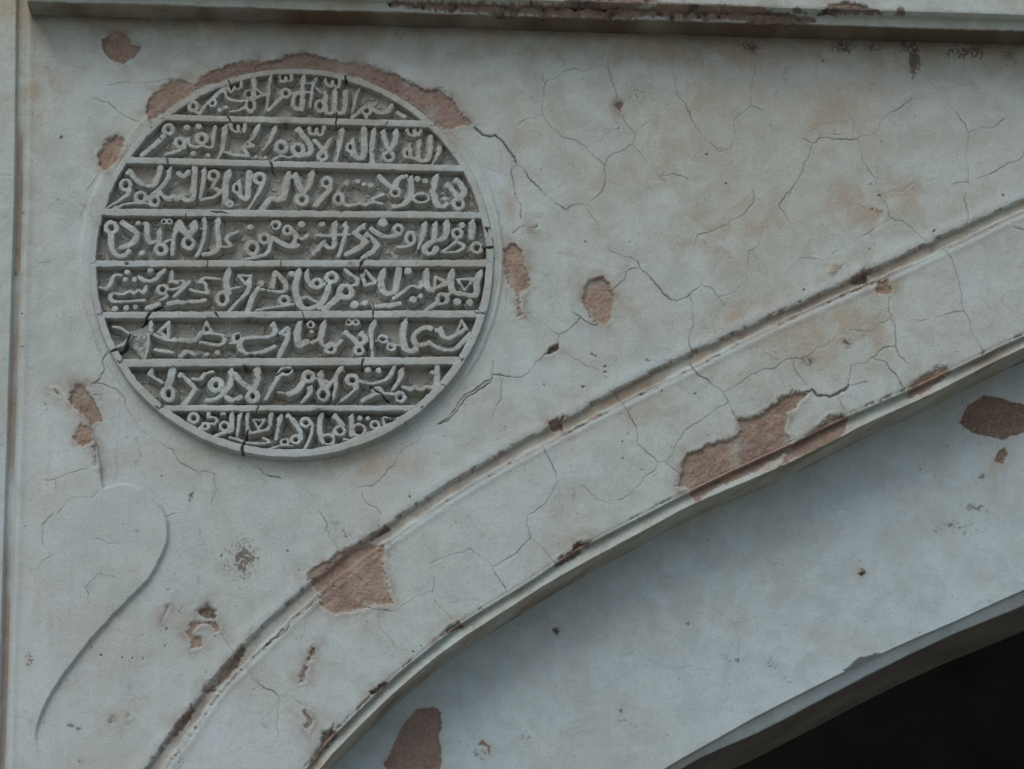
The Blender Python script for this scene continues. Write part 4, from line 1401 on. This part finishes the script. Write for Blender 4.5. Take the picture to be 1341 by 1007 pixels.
mu = np.arange(RIM_C[0] - RIM_A - 5, RIM_C[0] + RIM_A + 5, 0.62)
mvv = np.arange(RIM_C[1] - RIM_B - 5, RIM_C[1] + RIM_B + 5, 0.62)
gm = Grid(mu, mvv, 0.55)
U, V = gm.U, gm.V
em = ell(U, V)
rimw = 11.0 + 1.6 * (V - RIM_C[1]) / RIM_B + 1.2 * (U - RIM_C[0]) / RIM_A * 0.5
edge = em + 0.7 * fbm(U, V, 26, 3, 401)
rim = np.minimum(-edge, rimw + edge)          # positive inside the rim band
NOTCH = ['1b 485,70 500,70 510,130 490,145', '8b 690,440 730,425 800,445 740,470', '4b 1330,120 1260,110 1300,170 1345,180']
for nn in NOTCH:
    k, *pp = nn.split()
    no = np.full(U.shape, -30.0)
    add_poly(gm, no, wp(zp(k, P(' '.join(pp)))), 10)
    rim = np.where(no > 0.3, np.minimum(rim, 0.8 - no * 0.9), rim)
val = rim.copy()                               # best signed value over all raised things
owner = np.zeros(U.shape, np.int32)            # 0 = rim
names = [('rim', None, None)]
for k, (a, b, c, d) in enumerate(DIV):
    A, B, C, D = wp([a, b, c, d])
    wl = lerp(A[1], C[1], (U - A[0]) / (C[0] - A[0]))
    wh = lerp(B[1], D[1], (U - B[0]) / (D[0] - B[0]))
    v = np.minimum(V - wl, wh - V) + 0.35 * fbm(U, V, 14, 2, 410 + k)
    v = np.where(em < -3, v, -9)
    m = v > val
    val = np.where(m, v, val)
    owner = np.where(m, k + 1, owner)
    names.append(('divider', None, k))
rad = np.maximum(np.where(owner == 0, 5.5, 5.0), 1)
nid = len(names)
for li, groups in enumerate(LINES):
    for key, spec in groups:
        sc = Z[key][2]
        out = np.full(U.shape, -30.0)
        nst = 0
        for st in spec.replace(' o', '|o').replace(' s4', '|s4').split('|'):
            head, body = st.split(':')
            nst += 1
            if head[0] == 'o':
                cx, cy, rx, ry = [float(v) for v in body.split(',')]
                wd = float(head[1:])
                pts = [(cx + rx * math.cos(t), cy + ry * math.sin(t)) for t in np.linspace(0, 2 * math.pi, 19)]
                p = wp(zp(key, pts))
                add_capsules(gm, out, p, np.full(len(p), wd / sc / 2), 4)
            elif head[0] == 'd':
                cx, cy, r = [float(v) for v in body.split(',')]
                p = wp(zp(key, [(cx - 1, cy), (cx + 1, cy)]))
                add_capsules(gm, out, p, np.full(2, r / sc * 0.98), 4)
            elif head[0] == 'p':
                add_poly(gm, out, wp(zp(key, P(body))), 6)
                out = np.minimum(out, -0.9)
            else:
                a, b = (head[1:].split('>') + [head[1:]])[:2]
                p = wp(zp(key, P(body)))
                if head[0] == 's':
                    p, t = catmull(p, 3.0)
                else:
                    L = np.r_[0, np.cumsum(np.hypot(*np.diff(p, axis=0).T))]
                    t = L / L[-1]
                r = (float(a) + (float(b) - float(a)) * t) / sc / 2
                dv_ = np.gradient(p, axis=0)
                r = r * (0.80 + 0.36 * np.abs(dv_[:, 1]) / (np.hypot(dv_[:, 0], dv_[:, 1]) + 1e-6))
                q0, q1 = p[0], p[min(len(p) - 1, 3)]
                if q1[1] - q0[1] > abs(q1[0] - q0[0]) * 1.2 and r[0] > 2.2:
                    hd = np.array([q0 + [-0.3 * r[0], 0.9 * r[0]], q0 + [0.55 * r[0], -0.75 * r[0]]])
                    add_capsules(gm, out, hd, np.array([r[0] * 0.95, 0.5]), 4)
                    r = r.copy()
                    r[:2] *= np.array([0.6, 0.9])[:len(r[:2])]
                add_capsules(gm, out, p, r, 4)
        dots = spec.startswith('d') and '|o' not in spec and '|s' not in spec
        m = (out > val) & (out > -3) & (em < -2)
        val = np.where(m, out, val)
        owner = np.where(m, nid, owner)
        names.append(('dot' if dots else 'letter', None, li))
        nid += 1

lowp = fbm(U, V, 34, 3, 421)
val = np.where(owner > 7, val + 0.2 + 0.7 * fbm(U, V, 10, 2, 426), val)
vj = val + np.where(owner > 7, 0.55, 0.35) * fbm(U, V, 3.6, 3, 423) - np.where(owner > 7, 1.3, 0.8) * sstep(0.28, 0.6, fbm(U, V, 8, 3, 422))
raised = np.where(owner > 7, 0.58 * sstep(-0.6, 0.75, vj) + 0.42 * sstep(-5.2 + 1.6 * fbm(U, V, 9, 2, 424), -0.2, vj), sstep(-1.1, 1.0, vj))
isl = owner > 7
topy = np.where(owner == 0, -0.0165, np.where(isl, -0.0115, -0.0150))
topy = topy + np.where(isl, 0.0042 * lowp + 0.0014 * fbm(U, V, 4.5, 3, 445), 0.001 * lowp)
# letters carry a soft ridge along their middle, rim and bars are flatter
topy = topy - np.where(V > RIM_C[1], 0.017, 0.009) * (V - RIM_C[1]) / RIM_B * np.where(owner == 0, 1.0, 0.5) + np.where(isl, 0.0016 * fbm(U, V, 14, 1, 446), 0)
topy = topy - np.where(isl, 0.0007 * np.clip(val / 4.0, 0, 1), 0.0006 * np.clip(val / 5.0, 0, 1))
floor = 0.0175 + 0.0022 * fbm(U, V, 26, 3, 425) + 0.0014 * fbm(U, V, 6, 2, 427)
# worn places where the carving has crumbled together
worn = do_blobs(gm, [(410, 300, 30, 18, .6), (440, 296, 22, 14, .45), (505, 320, 34, 14, .55), (500, 400, 24, 8, .8), (505, 385, 30, 10, .5), (358, 193, 10, 9, .7), (520, 345, 26, 6, .6), (372, 200, 12, 10, .5), (235, 455, 40, 10, .6), (510, 262, 24, 12, .45), (345, 303, 16, 20, .5), (370, 365, 16, 12, .4), (395, 255, 20, 14, .4), (285, 430, 24, 8, .5), (375, 260, 14, 20, .4), (300, 270, 30, 6, .6)])
floor = floor - np.clip(worn, 0, 1) * 0.014 * (0.7 + 0.6 * fbm(U, V, 8, 3, 429))
Ym = floor + (topy - floor) * raised
outside = (em > -3)
Ym = np.where(outside, lerp(0.022, topy, sstep(-1.3, 1.3, rim)), Ym)
Ym = Ym + fbm(U, V, 5, 2, 431) * 0.0004
ckm = do_cracks(gm, CRACKS_MED)
crm = sstep(-0.6, 0.5, ckm)
Ym += 0.006 * crm
chips = np.clip(fbm(U, V, 13, 3, 433) - 0.42, 0, 1) * sstep(2.5, 0.0, val) * raised
Ym += chips * 0.02
ground_a = (1 - np.where(owner > 7, sstep(-3.0, 1.6, val + 0.9 * fbm(U, V, 6, 2, 428)), sstep(-0.6, 1.5, val))) * (em < -2)  # brown panel ground; on letter sides it paints shade, narrowing the lit tops
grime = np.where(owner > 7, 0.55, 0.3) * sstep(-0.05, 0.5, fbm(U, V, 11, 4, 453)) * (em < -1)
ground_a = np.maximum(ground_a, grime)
# crumbs of plaster left between the letters
bits = sstep(0.08, 0.5, fbm(U, V, 6, 3, 451)) * (1 - raised) * (em < -4)
Ym -= 0.0055 * bits
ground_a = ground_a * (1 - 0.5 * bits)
pm = np.full(U.shape, -9.0)
for _ in range(150):
    a = rng.uniform(0, 6.283)
    rr = math.sqrt(rng.random())
    c = RIM_C + np.array([RIM_A * rr * math.cos(a), RIM_B * rr * math.sin(a)])
    add_capsules(gm, pm, np.array([c, c + rng.normal(0, 1, 2)]), np.array([.8, .5]), 3)
DARKS = [(322, 480, 3, 4, 1.2), (424, 540, 6, 4, 1.1), (420, 536, 5, 2, 1), (167, 345, 3, 2.5, 1.1), (330, 418, 9, 2.5, .9), (374, 162, 6, 4, .9), (270, 582, 8, 4, .5), (460, 345, 3, 3, .9)]
dm = np.maximum(crm * 0.9, sstep(-.6, .5, pm) * 0.55)
dm = np.maximum(dm, np.clip(do_blobs(gm, DARKS) * (0.7 + 0.8 * fbm(U, V, 4, 2, 441)), 0, 0.85))
washm = np.clip(0.7 * fbm(U, V, 90, 3, 449) + 0.25 * sstep(0.2, 1, (V - RIM_C[1]) / RIM_B) + 0.3 * sstep(0.5, 1, -(U - RIM_C[0]) / RIM_A) - 0.5 * sstep(0.3, 1, (RIM_C[1] - V) / RIM_B), 0, 0.8) * raised
sm = np.clip(0.22 + 0.5 * sstep(0.4, 1, (RIM_C[1] - V) / RIM_B) + 0.6 * fbm(U, V, 45, 4, 443) + worn * 0.3, 0, 1)
am = {'brick': np.clip(do_blobs(gm, [(424, 540, 8, 4, .8), (440, 98, 60, 4, .25)]), 0, 1) * (0.6 + 0.8 * fbm(U, V, 5, 2, 447)), 'tone': np.full(U.shape, 0.35), 'stain': sm, 'dark': dm, 'soot': np.zeros(1), 'wash_highlight': washm, 'ground': ground_a * 0.9}
vsh = 150 * (0.0150 + 0.8 * np.where(V > RIM_C[1], 0.017, 0.009) * (V - RIM_C[1]) / RIM_B)
shm = Sheet(gm.U0, gm.V0 + vsh, Ym, am, mu, mvv)
face_e = fmid(em)
fv = fmid(val)
fown = owner[:-1, :-1]
face_ok = face_e < 2.2
is_r = fv > -0.9
med = thing('inscription_medallion', 'round carved stucco medallion filled with raised Arabic lettering between horizontal bars', 'plaque', (float(RIM_C[0] * S), 0.0, float(ZC - RIM_C[1] * S)))
shm.cut('rim', face_ok & ((is_r & (fown == 0)) | (face_e > -3)), STUCCO, med)
rest = face_ok & (face_e <= -3)
for k in range(7):
    shm.cut('divider', rest & is_r & (fown == k + 1), STUCCO, med)
# recessed panel of each line, its letters as pieces of the panel
mids = [(lerp(d[0][1], d[2][1], .5) + lerp(d[1][1], d[3][1], .5)) / 2 for d in DIV]
vm = fmid(gm.V0)
um = fmid(gm.U0)
band_id = np.zeros(vm.shape, int)
for k, (a, b, c, d) in enumerate(DIV):
    A, B, C, D = wp([a, b, c, d])
    line = (lerp(A[1], C[1], (um - A[0]) / (C[0] - A[0])) + lerp(B[1], D[1], (um - B[0]) / (D[0] - B[0]))) / 2
    band_id += (vm > line)
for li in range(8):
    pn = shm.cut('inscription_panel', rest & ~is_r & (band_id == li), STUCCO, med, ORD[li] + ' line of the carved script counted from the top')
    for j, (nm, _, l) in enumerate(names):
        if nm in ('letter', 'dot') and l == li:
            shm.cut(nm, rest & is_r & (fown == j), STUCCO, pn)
